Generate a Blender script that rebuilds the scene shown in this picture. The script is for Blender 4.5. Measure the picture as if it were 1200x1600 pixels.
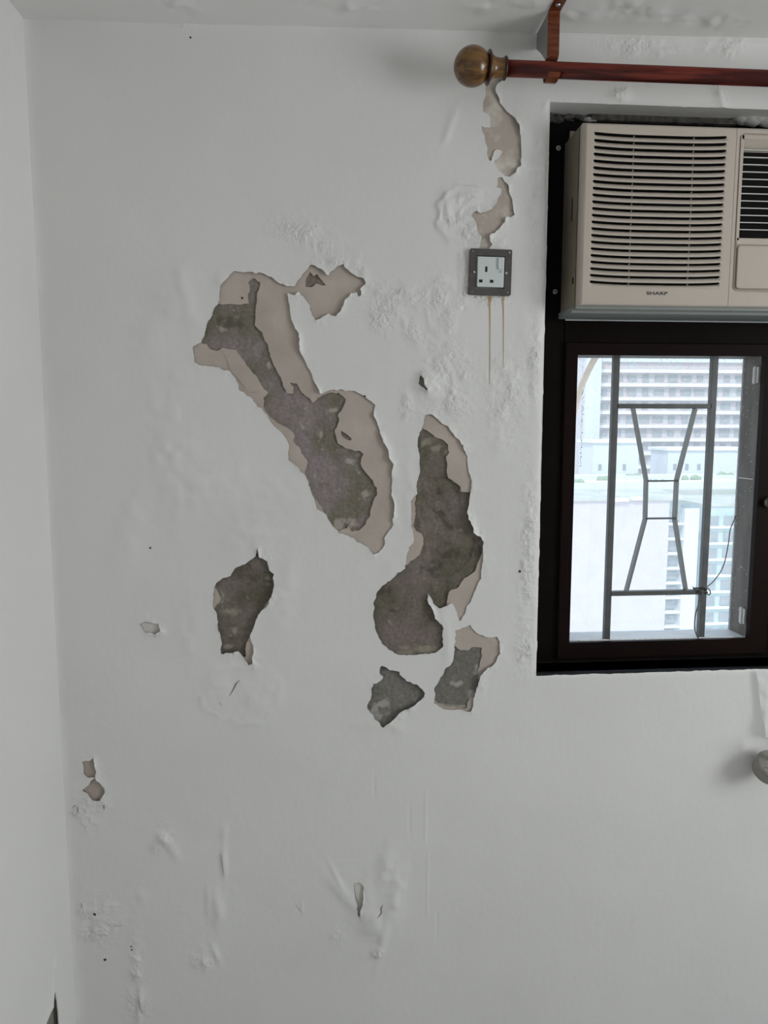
import bpy, bmesh, math, random
import numpy as np
from mathutils import Vector, Matrix
random.seed(7)
C = bpy.context.scene
for o in list(bpy.data.objects): bpy.data.objects.remove(o)

# ------------------------------------------------------------------ camera
F = 1150.0; YAW = math.radians(4.5); PIT = math.radians(6.6); D = 1.5; CZ = 1.62
cd = bpy.data.cameras.new('camera'); cam = bpy.data.objects.new('camera', cd)
C.collection.objects.link(cam); C.camera = cam
cam.location = (0, -D, CZ); cam.rotation_euler = (math.pi/2-PIT, 0, -YAW)
cd.sensor_fit = 'VERTICAL'; cd.sensor_height = 24; cd.lens = 24*F/1600
cd.clip_start = .02; cd.clip_end = 1000

# ------------------------------------------------------------------ light
w = bpy.data.worlds.new('sky'); C.world = w; w.use_nodes = True
nt = w.node_tree; bg = nt.nodes['Background']
tcw = nt.nodes.new('ShaderNodeTexCoord'); sp = nt.nodes.new('ShaderNodeSeparateXYZ')
rp = nt.nodes.new('ShaderNodeValToRGB')
nt.links.new(tcw.outputs['Generated'], sp.inputs[0]); nt.links.new(sp.outputs['Z'], rp.inputs[0])
rp.color_ramp.elements[0].position = 0.0; rp.color_ramp.elements[0].color = (.82, .88, .93, 1)
rp.color_ramp.elements[1].position = .7; rp.color_ramp.elements[1].color = (.62, .76, 1, 1)
nt.links.new(rp.outputs[0], bg.inputs[0]); bg.inputs[1].default_value = 1.7
sd = bpy.data.lights.new('sun', 'SUN'); sd.energy = 2.2; sd.angle = math.radians(3); sd.color = (1, .96, .88)
sun = bpy.data.objects.new('sun', sd); C.collection.objects.link(sun)
sun.rotation_euler = Vector((-.35, -.6, .72)).to_track_quat('Z', 'Y').to_euler(); sun.location = (0, -6, 9)
def area(name, loc, direction, sx, sy, e, col):
    l = bpy.data.lights.new(name, 'AREA'); l.shape = 'RECTANGLE'; l.size = sx; l.size_y = sy; l.energy = e; l.color = col
    o = bpy.data.objects.new(name, l); C.collection.objects.link(o); o.location = loc
    o.rotation_euler = Vector(direction).to_track_quat('-Z', 'Z').to_euler(); return o
area('daylight_side_window', (2.66, -1.55, 1.62), (-1, 0, -.05), 1.5, 1.2, 47, (.985, 1.0, .99))
C.view_settings.view_transform = 'Standard'; C.view_settings.look = 'None'
C.view_settings.gamma = 1; C.view_settings.exposure = 0; C.view_settings.use_curve_mapping = False

# ------------------------------------------------------------------ pixel -> plane helper (true planes in the room)
def ray(px, py):
    u = (px-600)/F; v = (800-py)/F
    f = np.array([math.sin(YAW)*math.cos(PIT), math.cos(YAW)*math.cos(PIT), -math.sin(PIT)])
    r = np.array([math.cos(YAW), -math.sin(YAW), 0]); up = np.cross(r, f)
    return f+u*r+v*up
def wp(px, py, Y=0.0):
    d = ray(px, py); t = (Y+D)/d[1]; return d[0]*t, CZ+d[2]*t

# ------------------------------------------------------------------ materials
def mat(name, col, rough=.6, metal=0, bump=0, bscale=60, col2=None, cscale=8, spec=.5, stretch=(1, 1, 1), detail=5, lo=.35, hi=.65, coat=0, bstretch=None):
    m = bpy.data.materials.new(name); m.use_nodes = True; n = m.node_tree; b = n.nodes['Principled BSDF']
    b.inputs['Base Color'].default_value = (*col, 1); b.inputs['Roughness'].default_value = rough
    b.inputs['Metallic'].default_value = metal; b.inputs['Specular IOR Level'].default_value = spec
    b.inputs['Coat Weight'].default_value = coat; b.inputs['Coat Roughness'].default_value = .15
    tc = n.nodes.new('ShaderNodeTexCoord')
    def noise(scale, st):
        mp = n.nodes.new('ShaderNodeMapping'); mp.inputs['Scale'].default_value = st
        n.links.new(tc.outputs['Object'], mp.inputs[0])
        t = n.nodes.new('ShaderNodeTexNoise'); t.inputs['Scale'].default_value = scale; t.inputs['Detail'].default_value = detail
        n.links.new(mp.outputs[0], t.inputs[0]); return t
    if col2:
        t = noise(cscale, stretch); r = n.nodes.new('ShaderNodeValToRGB')
        r.color_ramp.elements[0].position = lo; r.color_ramp.elements[0].color = (*col, 1)
        r.color_ramp.elements[1].position = hi; r.color_ramp.elements[1].color = (*col2, 1)
        n.links.new(t.outputs['Fac'], r.inputs[0]); n.links.new(r.outputs[0], b.inputs['Base Color'])
    if bump:
        t = noise(bscale, bstretch or stretch); bp = n.nodes.new('ShaderNodeBump'); bp.inputs['Distance'].default_value = bump; bp.inputs['Strength'].default_value = 1
        n.links.new(t.outputs['Fac'], bp.inputs['Height']); n.links.new(bp.outputs[0], b.inputs['Normal'])
    return m
WHITE = (.705, .70, .685); WHITE2 = (.73, .725, .71)
M = {}
M['paint'] = mat('wall_paint', WHITE, .5, col2=WHITE2, cscale=3, bump=.0005, bscale=70, spec=.35, bstretch=(1, 1, .7))
M['paint_left'] = mat('wall_paint_left', WHITE, .5, col2=WHITE2, cscale=3, bump=.0005, bscale=40, spec=.35, bstretch=(1, 1, .7))
M['ceiling'] = mat('ceiling_paint', (.79, .785, .765), .7, col2=(.82, .815, .80), cscale=4, bump=.001, bscale=40)
M['plaster'] = mat('bare_skim', (.43, .370, .322), .85, col2=(.50, .434, .382), cscale=14, bump=.0006, bscale=160)
M['plaster_pale'] = mat('pale_skim', (.60, .58, .54), .85, col2=(.66, .64, .60), cscale=40, bump=.0008, bscale=160)
M['curl'] = mat('paint_edge', (.60, .58, .53), .7)
M['rust'] = mat('rust_stain', (.46, .27, .11), .8, col2=(.60, .47, .33), cscale=60, stretch=(1, 1, .2))
M['floor'] = mat('floor_tile', (.36, .36, .36), .4, col2=(.42, .42, .42), cscale=2)
M['bronze'] = mat('bronze_frame', (.0045, .0035, .003), .5, spec=.04, col2=(.007, .005, .004), cscale=12, bump=.0002, bscale=200)
M['bronze_sash'] = mat('bronze_sash', (.0105, .0050, .0042), .45, spec=.05, col2=(.008, .0045, .004), cscale=10)
M['black'] = mat('black_panel', (.004, .004, .0045), .75, spec=.08, bump=.0004, bscale=90)
M['blacksill'] = mat('black_sill', (.008, .009, .011), .55, spec=.3, col2=(.03, .03, .03), cscale=60, lo=.6, hi=.8, bump=.0006, bscale=90)
M['jamb'] = mat('dusty_bronze', (.085, .072, .058), .6, col2=(.15, .13, .108), cscale=25, stretch=(1, 1, .3))
M['ledge'] = mat('ledge_grey', (.62, .64, .64), .5, col2=(.74, .74, .71), cscale=9, stretch=(1, 1, 1))
M['caulk'] = mat('white_caulk', (.74, .74, .73), .6, bump=.001, bscale=120)
M['grille'] = mat('grille_steel', (.10, .105, .105), .45, metal=.2, col2=(.075, .08, .08), cscale=30)
M['grille2'] = mat('grille_flat', (.20, .21, .205), .45, metal=.2)
M['ac'] = mat('beige_plastic', (.475, .418, .362), .42, col2=(.495, .438, .38), cscale=6, spec=.4)
M['ac_side'] = mat('dark_beige', (.20, .18, .13), .5, col2=(.27, .24, .18), cscale=8)  # casing beige, darker than the front panel
M['ac_tray'] = mat('grey_tray', (.24, .26, .24), .5)
M['acdark'] = mat('louvre_dark', (.012, .011, .011), .8, spec=.1)
M['vane'] = mat('vane_plastic', (.58, .58, .55), .35)
M['logo'] = mat('logo_grey', (.06, .06, .06), .5)
M['screw'] = mat('screw_steel', (.42, .42, .42), .35, metal=.6)
M['rod'] = mat('mahogany', (.070, .009, .007), .38, col2=(.24, .036, .020), lo=.44, hi=.58, cscale=24, stretch=(.25, 3, 3), coat=.08, spec=.3)
M['ball'] = mat('olive_wood', (.085, .038, .009), .3, col2=(.19, .090, .020), lo=.42, hi=.6, cscale=45, stretch=(.35, 2.5, 2.5), coat=.5, spec=.3)
M['ring'] = mat('dark_ring', (.045, .012, .008), .35)
M['bracket'] = mat('bracket_wood', (.18, .050, .016), .4, col2=(.10, .022, .008), cscale=70, stretch=(.4, 1, 3), coat=.1, spec=.3)
M['galv'] = mat('bracket_metal', (.30, .31, .31), .45, metal=.4)
M['sockframe'] = mat('socket_frame_grey', (.082, .074, .072), .6, col2=(.065, .06, .056), cscale=60)
M['socket'] = mat('socket_white', (.60, .65, .645), .35)
M['hole'] = mat('socket_hole', (.006, .006, .006), .8)
M['hose'] = mat('orange_hose', (.95, .66, .44), .5)
M['hose'].node_tree.nodes['Principled BSDF'].inputs['Transmission Weight'].default_value = .6; M['hose'].node_tree.nodes['Principled BSDF'].inputs['Base Color'].default_value = (1, .78, .56, 1)
M['crack'] = mat('crack_line', (.20, .19, .17), .9)
M['plaster_mix'] = mat('patchy_skim', (.45, .39, .34), .85, col2=(.62, .59, .52), cscale=26, lo=.48, hi=.66, bump=.0012, bscale=120)
M['wire'] = mat('dark_wire', (.10, .10, .09), .5)
M['knob'] = mat('grey_plastic', (.30, .29, .26), .55, col2=(.25, .24, .215), cscale=60, bump=.0004, bscale=120)
M['redprint'] = mat('faded_red_print', (.22, .10, .09), .6)
M['dark_mark'] = mat('dark_speck', (.05, .045, .035), .9)
M['mortar'] = mat('dirty_mortar', (.10, .095, .085), .9, col2=(.035, .033, .03), cscale=60, bump=.003, bscale=90)
M['mortar_l'] = mat('pale_filler', (.42, .42, .41), .85, bump=.002, bscale=80)
M['brass'] = mat('lever_metal', (.22, .21, .17), .35, metal=.7)
# exterior
M['x_white'] = mat('pale_render', (.64, .60, .64), .8, col2=(.60, .565, .605), cscale=.4)
M['x_bluewhite'] = mat('bluish_render', (.70, .76, .80), .8)
M['x_pink'] = mat('pink_tile', (.58, .47, .48), .7, col2=(.50, .54, .56), cscale=.5, stretch=(2, 1, .3))
M['x_ledge'] = mat('white_ledge', (.86, .87, .88), .7)
M['x_teal'] = mat('teal_tile', (.42, .58, .57), .6, col2=(.55, .66, .67), cscale=.6)
M['x_win'] = mat('far_window_glass', (.24, .30, .33), .3, col2=(.34, .36, .38), cscale=.7)
M['x_roof'] = mat('rooftop_concrete', (.60, .62, .58), .9, col2=(.42, .46, .40), cscale=.25)
M['x_green'] = mat('rooftop_plants', (.30, .40, .26), .9, bump=.2, bscale=2)
M['x_street'] = mat('street_ground', (.45, .45, .44), .9)
# cement: greenish dark / mauve grey with pale specks
def cement(name, a, b2, pale, off):
    m = mat(name, a, .92, bump=.0016, bscale=85); n = m.node_tree; b = n.nodes['Principled BSDF']
    tc = n.nodes.new('ShaderNodeTexCoord'); mp = n.nodes.new('ShaderNodeMapping'); mp.inputs['Location'].default_value = off
    n.links.new(tc.outputs['Object'], mp.inputs[0])
    def ns(s, d=6):
        t = n.nodes.new('ShaderNodeTexNoise'); t.inputs['Scale'].default_value = s; t.inputs['Detail'].default_value = d; t.inputs['Roughness'].default_value = .65
        n.links.new(mp.outputs[0], t.inputs[0]); return t
    def ramp(t, p0, c0, p1, c1):
        r = n.nodes.new('ShaderNodeValToRGB'); e = r.color_ramp.elements
        e[0].position = p0; e[0].color = c0; e[1].position = p1; e[1].color = c1; n.links.new(t.outputs['Fac'], r.inputs[0]); return r
    base = ramp(ns(9, 3), .40, (*a, 1), .58, (*b2, 1))
    mix = n.nodes.new('ShaderNodeMix'); mix.data_type = 'RGBA'; mix.blend_type = 'MULTIPLY'; mix.inputs[0].default_value = 1
    mott = ramp(ns(150, 8), .34, (.80, .80, .80, 1), .66, (1.18, 1.18, 1.18, 1))
    n.links.new(base.outputs[0], mix.inputs[6]); n.links.new(mott.outputs[0], mix.inputs[7])
    mix2 = n.nodes.new('ShaderNodeMix'); mix2.data_type = 'RGBA'
    sp_ = ramp(ns(42, 5), .615, (0, 0, 0, 1), .70, (.8, .8, .8, 1))
    n.links.new(sp_.outputs[0], mix2.inputs[0]); n.links.new(mix.outputs[2], mix2.inputs[6]); mix2.inputs[7].default_value = (*pale, 1)
    prev = mix2.outputs[2]
    for an, c_, k_ in (('dark', tuple(q*.52 for q in a), .75), ('pale', pale, .8)):
        at = n.nodes.new('ShaderNodeAttribute'); at.attribute_name = an
        mu = n.nodes.new('ShaderNodeMath'); mu.operation = 'MULTIPLY'; mu.inputs[1].default_value = k_; n.links.new(at.outputs['Fac'], mu.inputs[0])
        mm = n.nodes.new('ShaderNodeMix'); mm.data_type = 'RGBA'; n.links.new(mu.outputs[0], mm.inputs[0]); n.links.new(prev, mm.inputs[6]); mm.inputs[7].default_value = (*c_, 1); prev = mm.outputs[2]
    n.links.new(prev, b.inputs['Base Color']); return m
M['cement'] = cement('bare_cement', (.172, .158, .118), (.262, .222, .222), (.42, .38, .33), (0, 0, 0))
M['cement_dark'] = cement('damp_cement', (.118, .108, .076), (.190, .158, .140), (.30, .28, .22), (3, 0, 1))
M['cement_grey'] = cement('grey_cement', (.165, .158, .138), (.195, .185, .165), (.40, .38, .35), (1, 0, 5))
def crust():
    n = M['paint'].node_tree; b = n.nodes['Principled BSDF']; prev = [k for k in n.nodes if k.type == 'BUMP'][0]
    tc = n.nodes.new('ShaderNodeTexCoord'); t = n.nodes.new('ShaderNodeTexNoise'); t.inputs['Scale'].default_value = 170; t.inputs['Detail'].default_value = 4
    at = n.nodes.new('ShaderNodeAttribute'); at.attribute_name = 'crust'
    mu = n.nodes.new('ShaderNodeMath'); mu.operation = 'MULTIPLY'; bp = n.nodes.new('ShaderNodeBump'); bp.inputs['Distance'].default_value = .0040
    n.links.new(tc.outputs['Object'], t.inputs[0]); n.links.new(t.outputs['Fac'], mu.inputs[0]); n.links.new(at.outputs['Fac'], mu.inputs[1])
    n.links.new(mu.outputs[0], bp.inputs['Height']); n.links.new(prev.outputs[0], bp.inputs['Normal']); n.links.new(bp.outputs[0], b.inputs['Normal'])
crust()
def glassmat():
    m = bpy.data.materials.new('window_glass'); m.use_nodes = True; n = m.node_tree; n.nodes.clear()
    out = n.nodes.new('ShaderNodeOutputMaterial'); tr = n.nodes.new('ShaderNodeBsdfTransparent'); gl = n.nodes.new('ShaderNodeBsdfGlossy')
    tr.inputs[0].default_value = (.96, .98, .98, 1); gl.inputs['Roughness'].default_value = .03
    df = n.nodes.new('ShaderNodeBsdfTranslucent'); df.inputs[0].default_value = (1, 1, 1, 1)
    m1 = n.nodes.new('ShaderNodeMixShader'); m2 = n.nodes.new('ShaderNodeMixShader'); m1.inputs[0].default_value = .04
    tc = n.nodes.new('ShaderNodeTexCoord'); t = n.nodes.new('ShaderNodeTexNoise'); t.inputs['Scale'].default_value = 120; t.inputs['Detail'].default_value = 6
    r = n.nodes.new('ShaderNodeMapRange'); r.inputs[1].default_value = .35; r.inputs[2].default_value = .75; r.inputs[3].default_value = .10; r.inputs[4].default_value = .24
    n.links.new(tc.outputs['Object'], t.inputs[0]); n.links.new(t.outputs['Fac'], r.inputs[0]); n.links.new(r.outputs[0], m2.inputs[0])
    n.links.new(tr.outputs[0], m1.inputs[1]); n.links.new(gl.outputs[0], m1.inputs[2])
    n.links.new(m1.outputs[0], m2.inputs[1]); n.links.new(df.outputs[0], m2.inputs[2]); n.links.new(m2.outputs[0], out.inputs[0]); return m
M['glass'] = glassmat()
def filmmat():
    m = bpy.data.materials.new('plastic_film'); m.use_nodes = True; n = m.node_tree; n.nodes.clear()
    out = n.nodes.new('ShaderNodeOutputMaterial'); tr = n.nodes.new('ShaderNodeBsdfTransparent'); p = n.nodes.new('ShaderNodeBsdfPrincipled')
    p.inputs['Base Color'].default_value = (.95, .96, .95, 1); p.inputs['Roughness'].default_value = .15; p.inputs['Specular IOR Level'].default_value = .8
    m1 = n.nodes.new('ShaderNodeMixShader'); m1.inputs[0].default_value = .5
    n.links.new(tr.outputs[0], m1.inputs[1]); n.links.new(p.outputs[0], m1.inputs[2]); n.links.new(m1.outputs[0], out.inputs[0]); return m
M['film'] = filmmat()

# ------------------------------------------------------------------ object helpers
def link(name, me, parent=None, **props):
    o = bpy.data.objects.new(name, me); C.collection.objects.link(o)
    if parent: o.parent = parent
    for k, v in props.items(): o[k] = v
    return o
def thing(name, label, cat, loc=(0, 0, 0), group=None, kind=None):
    o = bpy.data.objects.new(name, None); C.collection.objects.link(o); o.location = loc; o.empty_display_size = .05
    o['label'] = label; o['category'] = cat
    if group: o['group'] = group
    if kind: o['kind'] = kind
    return o
def setm(me, *ms):
    for m in ms: me.materials.append(M[m])
def finish(name, bm, m, parent=None, smooth=False, bevel=0, **props):
    """world-space bmesh -> one object whose origin is the parent's"""
    if bevel:
        bmesh.ops.bevel(bm, geom=[e for e in bm.edges if e.is_manifold and e.calc_face_angle(0) > .6], offset=bevel, segments=2, affect='EDGES', profile=.6)
    me = bpy.data.meshes.new(name)
    off = Vector(parent.location) if parent else None
    if parent and parent.parent: off = off+Vector(parent.parent.location)
    if off is not None: bmesh.ops.translate(bm, verts=bm.verts, vec=-off)
    bmesh.ops.recalc_face_normals(bm, faces=bm.faces)
    bm.to_mesh(me); bm.free()
    for q in ([m] if isinstance(m, str) else m): me.materials.append(M[q])
    if smooth:
        for p in me.polygons: p.use_smooth = True
    return link(name, me, parent, **props)
def box(bm, x0, x1, y0, y1, z0, z1, mi=0):
    vs = [bm.verts.new(p) for p in [(x0, y0, z0), (x1, y0, z0), (x1, y1, z0), (x0, y1, z0), (x0, y0, z1), (x1, y0, z1), (x1, y1, z1), (x0, y1, z1)]]
    for q in [(0, 3, 2, 1), (4, 5, 6, 7), (0, 1, 5, 4), (1, 2, 6, 5), (2, 3, 7, 6), (3, 0, 4, 7)]:
        f = bm.faces.new([vs[i] for i in q]); f.material_index = mi
def B(*a, **k):
    bm = bmesh.new(); box(bm, *a, **k); return bm
def lathe(bm, prof, o, axis='x', n=40):
    """prof: list of (t, r) along the axis"""
    o = Vector(o); rings = []
    for t, r in prof:
        ring = []
        for i in range(n):
            a = 2*math.pi*i/n; c, s = r*math.cos(a), r*math.sin(a)
            p = {'x': (t, c, s), 'y': (c, t, s), 'z': (c, s, t)}[axis]
            ring.append(bm.verts.new(o+Vector(p)))
        rings.append(ring)
    for a, b in zip(rings, rings[1:]):
        for i in range(n): bm.faces.new([a[i], a[(i+1) % n], b[(i+1) % n], b[i]])
    bm.faces.new(rings[0]); bm.faces.new(rings[-1][::-1])
def tube(bm, pts, r, n=10, flat=None):
    pts = [Vector(p) for p in pts]; rings = []
    for i, p in enumerate(pts):
        d = (pts[min(i+1, len(pts)-1)]-pts[max(i-1, 0)]).normalized()
        ref = Vector((0, 1, 0)) if abs(d.y) < .9 else Vector((1, 0, 0))
        u = d.cross(ref).normalized(); v = d.cross(u).normalized()
        ring = []
        for k in range(n):
            a = 2*math.pi*(k+.5)/n
            if flat: ring.append(bm.verts.new(p+u*flat[0]*math.copysign(1, math.cos(a))+v*flat[1]*math.copysign(1, math.sin(a))))
            else: ring.append(bm.verts.new(p+u*r*math.cos(a)+v*r*math.sin(a)))
        rings.append(ring)
    for a, b in zip(rings, rings[1:]):
        for k in range(n): bm.faces.new([a[k], a[(k+1) % n], b[(k+1) % n], b[k]])
    bm.faces.new(rings[0][::-1]); bm.faces.new(rings[-1])
def smoothpts(pts, n=8):
    out = []; P = [np.array(p, float) for p in pts]; P = [2*P[0]-P[1]]+P+[2*P[-1]-P[-2]]
    for i in range(1, len(P)-2):
        for k in range(n):
            t = k/n; a, b, c, d = P[i-1:i+3]
            out.append(tuple(.5*((2*b)+(-a+c)*t+(2*a-5*b+4*c-d)*t*t+(-a+3*b-3*c+d)*t**3)))
    out.append(tuple(P[-2])); return out
def rrect(x0, x1, z0, z1, r, n=6):
    out = []
    for cx, cz, a0 in [(x1-r, z1-r, 0), (x0+r, z1-r, 90), (x0+r, z0+r, 180), (x1-r, z0+r, 270)]:
        for k in range(n+1):
            a = math.radians(a0+90*k/n); out.append((cx+r*math.cos(a), cz+r*math.sin(a)))
    return out
def loops(bm, ls, ys, cap=False, mi=None):
    R = [[bm.verts.new((x, y, z)) for x, z in l] for l, y in zip(ls, ys)]
    for j, (a, b) in enumerate(zip(R, R[1:])):
        for i in range(len(a)):
            f = bm.faces.new([a[i], a[(i+1) % len(a)], b[(i+1) % len(a)], b[i]])
            if mi: f.material_index = mi[j]
    if cap:
        f = bm.faces.new(R[-1])
        if mi: f.material_index = mi[-1]

# ------------------------------------------------------------------ numpy noise and outlines
rng = np.random.RandomState(3); LAT = rng.rand(256, 256)
def vnoise(x, z, s, seed=0):
    x = x/s+seed*17.3; z = z/s+seed*31.7
    xi = np.floor(x).astype(int); zi = np.floor(z).astype(int); fx = x-xi; fz = z-zi
    fx = fx**3*(fx*(fx*6-15)+10); fz = fz**3*(fz*(fz*6-15)+10)
    g = lambda a, b: LAT[a % 256, b % 256]
    return ((g(xi, zi)*(1-fx)+g(xi+1, zi)*fx)*(1-fz)+(g(xi, zi+1)*(1-fx)+g(xi+1, zi+1)*fx)*fz)*2-1
def fbm(x, z, s, seed=0, o=4):
    t = 0; a = 1
    for k in range(o): t = t+a*vnoise(x, z, s/2**k, seed+k); a *= .5
    return t
def sdf_poly(X, Z, P):
    """positive outside"""
    P = np.array(P); d = np.full(X.shape, 1e9); ins = np.zeros(X.shape, bool)
    for (ax, az), (bx, bz) in zip(P, np.roll(P, -1, 0)):
        ex, ez = bx-ax, bz-az; L = ex*ex+ez*ez+1e-12
        t = np.clip(((X-ax)*ex+(Z-az)*ez)/L, 0, 1)
        d = np.minimum(d, (X-ax-t*ex)**2+(Z-az-t*ez)**2)
        c = (az > Z) != (bz > Z)
        with np.errstate(divide='ignore', invalid='ignore'): xx = (bx-ax)*(Z-az)/(bz-az if bz != az else 1e-9)+ax
        ins ^= c & (X < xx)
    d = np.sqrt(d); return np.where(ins, -d, d)
def sdf_local(X, Z, xs, zs, P, out, pad=.05):
    P = np.array(P); i0, i1 = np.searchsorted(xs, [P[:, 0].min()-pad, P[:, 0].max()+pad]); j0, j1 = np.searchsorted(zs, [P[:, 1].min()-pad, P[:, 1].max()+pad])
    sl = (slice(j0, j1), slice(i0, i1)); d = sdf_poly(X[sl], Z[sl], P); out[sl] = np.minimum(out[sl], d)
def layer(name, xs, zs, f, Yg, rim, ms, parent=None, **props):
    """surface where f>0 over the grid, cut exactly along f=0, with a rim going back by rim(y)"""
    ny, nx = f.shape; X, Z = np.meshgrid(xs, zs)
    pos = f > 0; idx = -np.ones(f.shape, int)
    s = pos.astype(int); cnt = s[:-1, :-1]+s[1:, :-1]+s[:-1, 1:]+s[1:, 1:]
    full = cnt == 4; mixed = np.argwhere((cnt > 0) & (cnt < 4))
    idx[pos] = np.arange(pos.sum())
    V = [np.stack([X[pos], Yg[pos], Z[pos]], 1)]; nv = int(pos.sum())
    jj, ii = np.nonzero(full)
    quads = np.stack([idx[jj, ii], idx[jj, ii+1], idx[jj+1, ii+1], idx[jj+1, ii]], 1)
    extra = []; cross = {}; faces = []; rims = []
    def cv(a, b):
        k = (a, b) if a < b else (b, a)
        if k not in cross:
            fa, fb = f[a], f[b]; t = fa/(fa-fb)
            extra.append([X[a]+(X[b]-X[a])*t, Yg[a]+(Yg[b]-Yg[a])*t, Z[a]+(Z[b]-Z[a])*t]); cross[k] = nv+len(extra)-1
        return cross[k]
    for j, i in mixed:
        c = [(j, i), (j, i+1), (j+1, i+1), (j+1, i)]; poly = []; cr = []
        for k in range(4):
            a, b = c[k], c[(k+1) % 4]
            if pos[a]: poly.append(idx[a])
            if pos[a] != pos[b]: q = cv(a, b); poly.append(q); cr.append(q)
        if len(poly) >= 3: faces.append(poly)
        if len(cr) == 2: rims.append(cr)
    allv = np.concatenate(V+([np.array(extra)] if extra else [])); base = len(allv); rv = []; rf = []
    for a, b in rims:
        pa, pb = allv[a], allv[b]; k = base+len(rv)
        rv += [pa, pb, (pb[0], rim(pb[1]), pb[2]), (pa[0], rim(pa[1]), pa[2])]; rf.append([k, k+1, k+2, k+3])
    if rv: allv = np.concatenate([allv, np.array(rv)])
    me = bpy.data.meshes.new(name)
    lv = [quads.ravel()]+[np.array(p) for p in faces]+[np.array(p) for p in rf]
    cnts = np.concatenate([np.full(len(quads), 4), np.array([len(p) for p in faces], int), np.full(len(rf), 4)]).astype(int)
    lv = np.concatenate(lv).astype(np.int32)
    me.vertices.add(len(allv)); me.vertices.foreach_set('co', allv.astype(np.float32).ravel())
    me.loops.add(len(lv)); me.loops.foreach_set('vertex_index', lv)
    me.polygons.add(len(cnts)); st = np.concatenate([[0], np.cumsum(cnts)[:-1]])
    me.polygons.foreach_set('loop_start', st.astype(np.int32)); me.polygons.foreach_set('loop_total', cnts.astype(np.int32))
    me.polygons.foreach_set('use_smooth', np.concatenate([np.ones(len(quads)+len(faces), bool), np.zeros(len(rf), bool)]))
    mi = np.concatenate([np.zeros(len(quads)+len(faces), np.int32), np.full(len(rf), 1 if len(ms) > 1 else 0, np.int32)])
    for q in ms: me.materials.append(M[q])
    me.polygons.foreach_set('material_index', mi.astype(np.int32))
    me.update(calc_edges=True); me.validate()
    return link(name, me, parent, **props)
PX = lambda l: [wp(a, b) for a, b in l]

# traced outlines of the flaked areas (photo pixels -> wall plane)
A_out = [(365,424),(383.5,425),(407.6,427),(423,434),(443,444),(460,447),(464,440),(474,425.5),(485.5,415.6),(499.7,418.4),(512.4,430),(525,417),(536.5,413.6),(546.4,424),(556.4,432.6),(569,435.4),(569,445.3),(563.4,452.4),(565,462.3),(559,463.8),(557.8,456.7),(548,460),(539.4,468),(533.7,485),(525,494),(511,490.7),(502.5,499.7),(492.6,501.4),(487,493.5),(484,478),(474,463.8),(467,456.7),(461.4,462.3),(448.7,458),(453,476.5),(454.4,493.5),(460,512),(468.5,521.8),(468.5,539),(467,547.4),(477,567),(485.5,584),(494,601),(501,614.8),(514,609.7),(531,609),(553.5,610.3),(565,615.4),(576,626.7),(586,632.4),(584.5,648),(593.4,675.3),(599,692.7),(607.5,707.8),(612,727.3),(611.4,742.5),(612.3,775),(616.6,796.7),(614,818.4),(606.4,833.5),(600,841),(602,852),(592.3,862.8),(582.6,867),(576,855),(559.8,847.6),(553.3,840),(531.7,834.6),(518.7,821.6),(510,804.3),(497,796.7),(488.3,775),(476.4,741.4),(463.4,729.5),(451.5,720.8),(451.5,703.5),(452.6,694.8),(438.5,675.3),(423.3,660),(411.4,642.8),(393,622.3),(383.5,616.8),(372,609.7),(372,598.4),(359.4,581.4),(346.7,575.7),(318.3,571.4),(302.8,567.2),(302.8,541.7),(314,536),(324,507.7),(335.3,482),(342.4,470.8),(343.8,448),(358,432.6)]
A_cem = [(335.3,476.5),(352.3,474.2),(387.8,473.7),(389.2,453.8),(387.8,441),(396.3,433.4),(406.2,441),(403.3,459.5),(400.5,482),(400,507.7),(409,519),(420.3,544.5),(426,567),(433,581.4),(443,595.5),(444.4,603),(448.7,614),(457.2,615.4),(460,605.4),(453,598),(462.9,600),(471.4,615.4),(482.7,622.4),(487,629.5),(497,621),(514,614),(531,612.5),(540.8,624),(536.5,635),(528,649.4),(529.5,660),(523,675.3),(527.3,692.7),(540.3,701.3),(559.8,703.5),(568.5,710),(564,723),(568.5,736),(581.5,751),(589,762),(589,772.8),(581.5,792.3),(578.3,807.5),(571.8,820.5),(562,830.3),(549,831.4),(545,818),(541,825),(529.5,829.5),(518.7,820.5),(510,803),(498,788),(486.2,768.5),(477.5,746.8),(477.5,729.5),(480.8,718.7),(473.2,707.8),(468.8,699),(458,690.5),(459,679.7),(449.3,668.8),(432,659),(419,647.2),(411.4,634.2),(411.4,622.3),(419,613.6),(408,601.7),(399,584.2),(383.5,567.2),(372,553),(369.3,546),(348,544),(341,547.3),(329.7,547.3),(321,537.4),(312,540),(322,507)]
B_out = [(662,647),(673.5,647),(688.8,658.8),(704,672),(717.6,689.4),(729,706.7),(730,718),(734,745),(737.3,762.3),(733,787),(730,802.5),(734.8,817.8),(740.6,833),(751,838),(755.5,846.6),(755,870),(753,898),(748,910),(739,930),(730,946),(726,958),(719,970),(714,960),(709,944),(706,941),(698,948),(688,950),(678,944),(672,930),(668,928),(670,942),(676,954),(680,966),(688,974),(692,982),(693.6,1000),(691,1012),(680,1019),(660,1022),(640,1023),(628,1025),(616,1022),(602,1009),(592,998),(586,984),(585,970),(584,944),(587,928),(596,916),(608,907),(622,894),(632,888),(633,880),(637,868),(642,852),(647,842),(646.7,833),(643.8,822),(642,799),(642,781),(650.5,771),(652.4,752.7),(656.3,733.5),(654.3,706.7),(652.4,685.6),(658,672),(661,657)]
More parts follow.
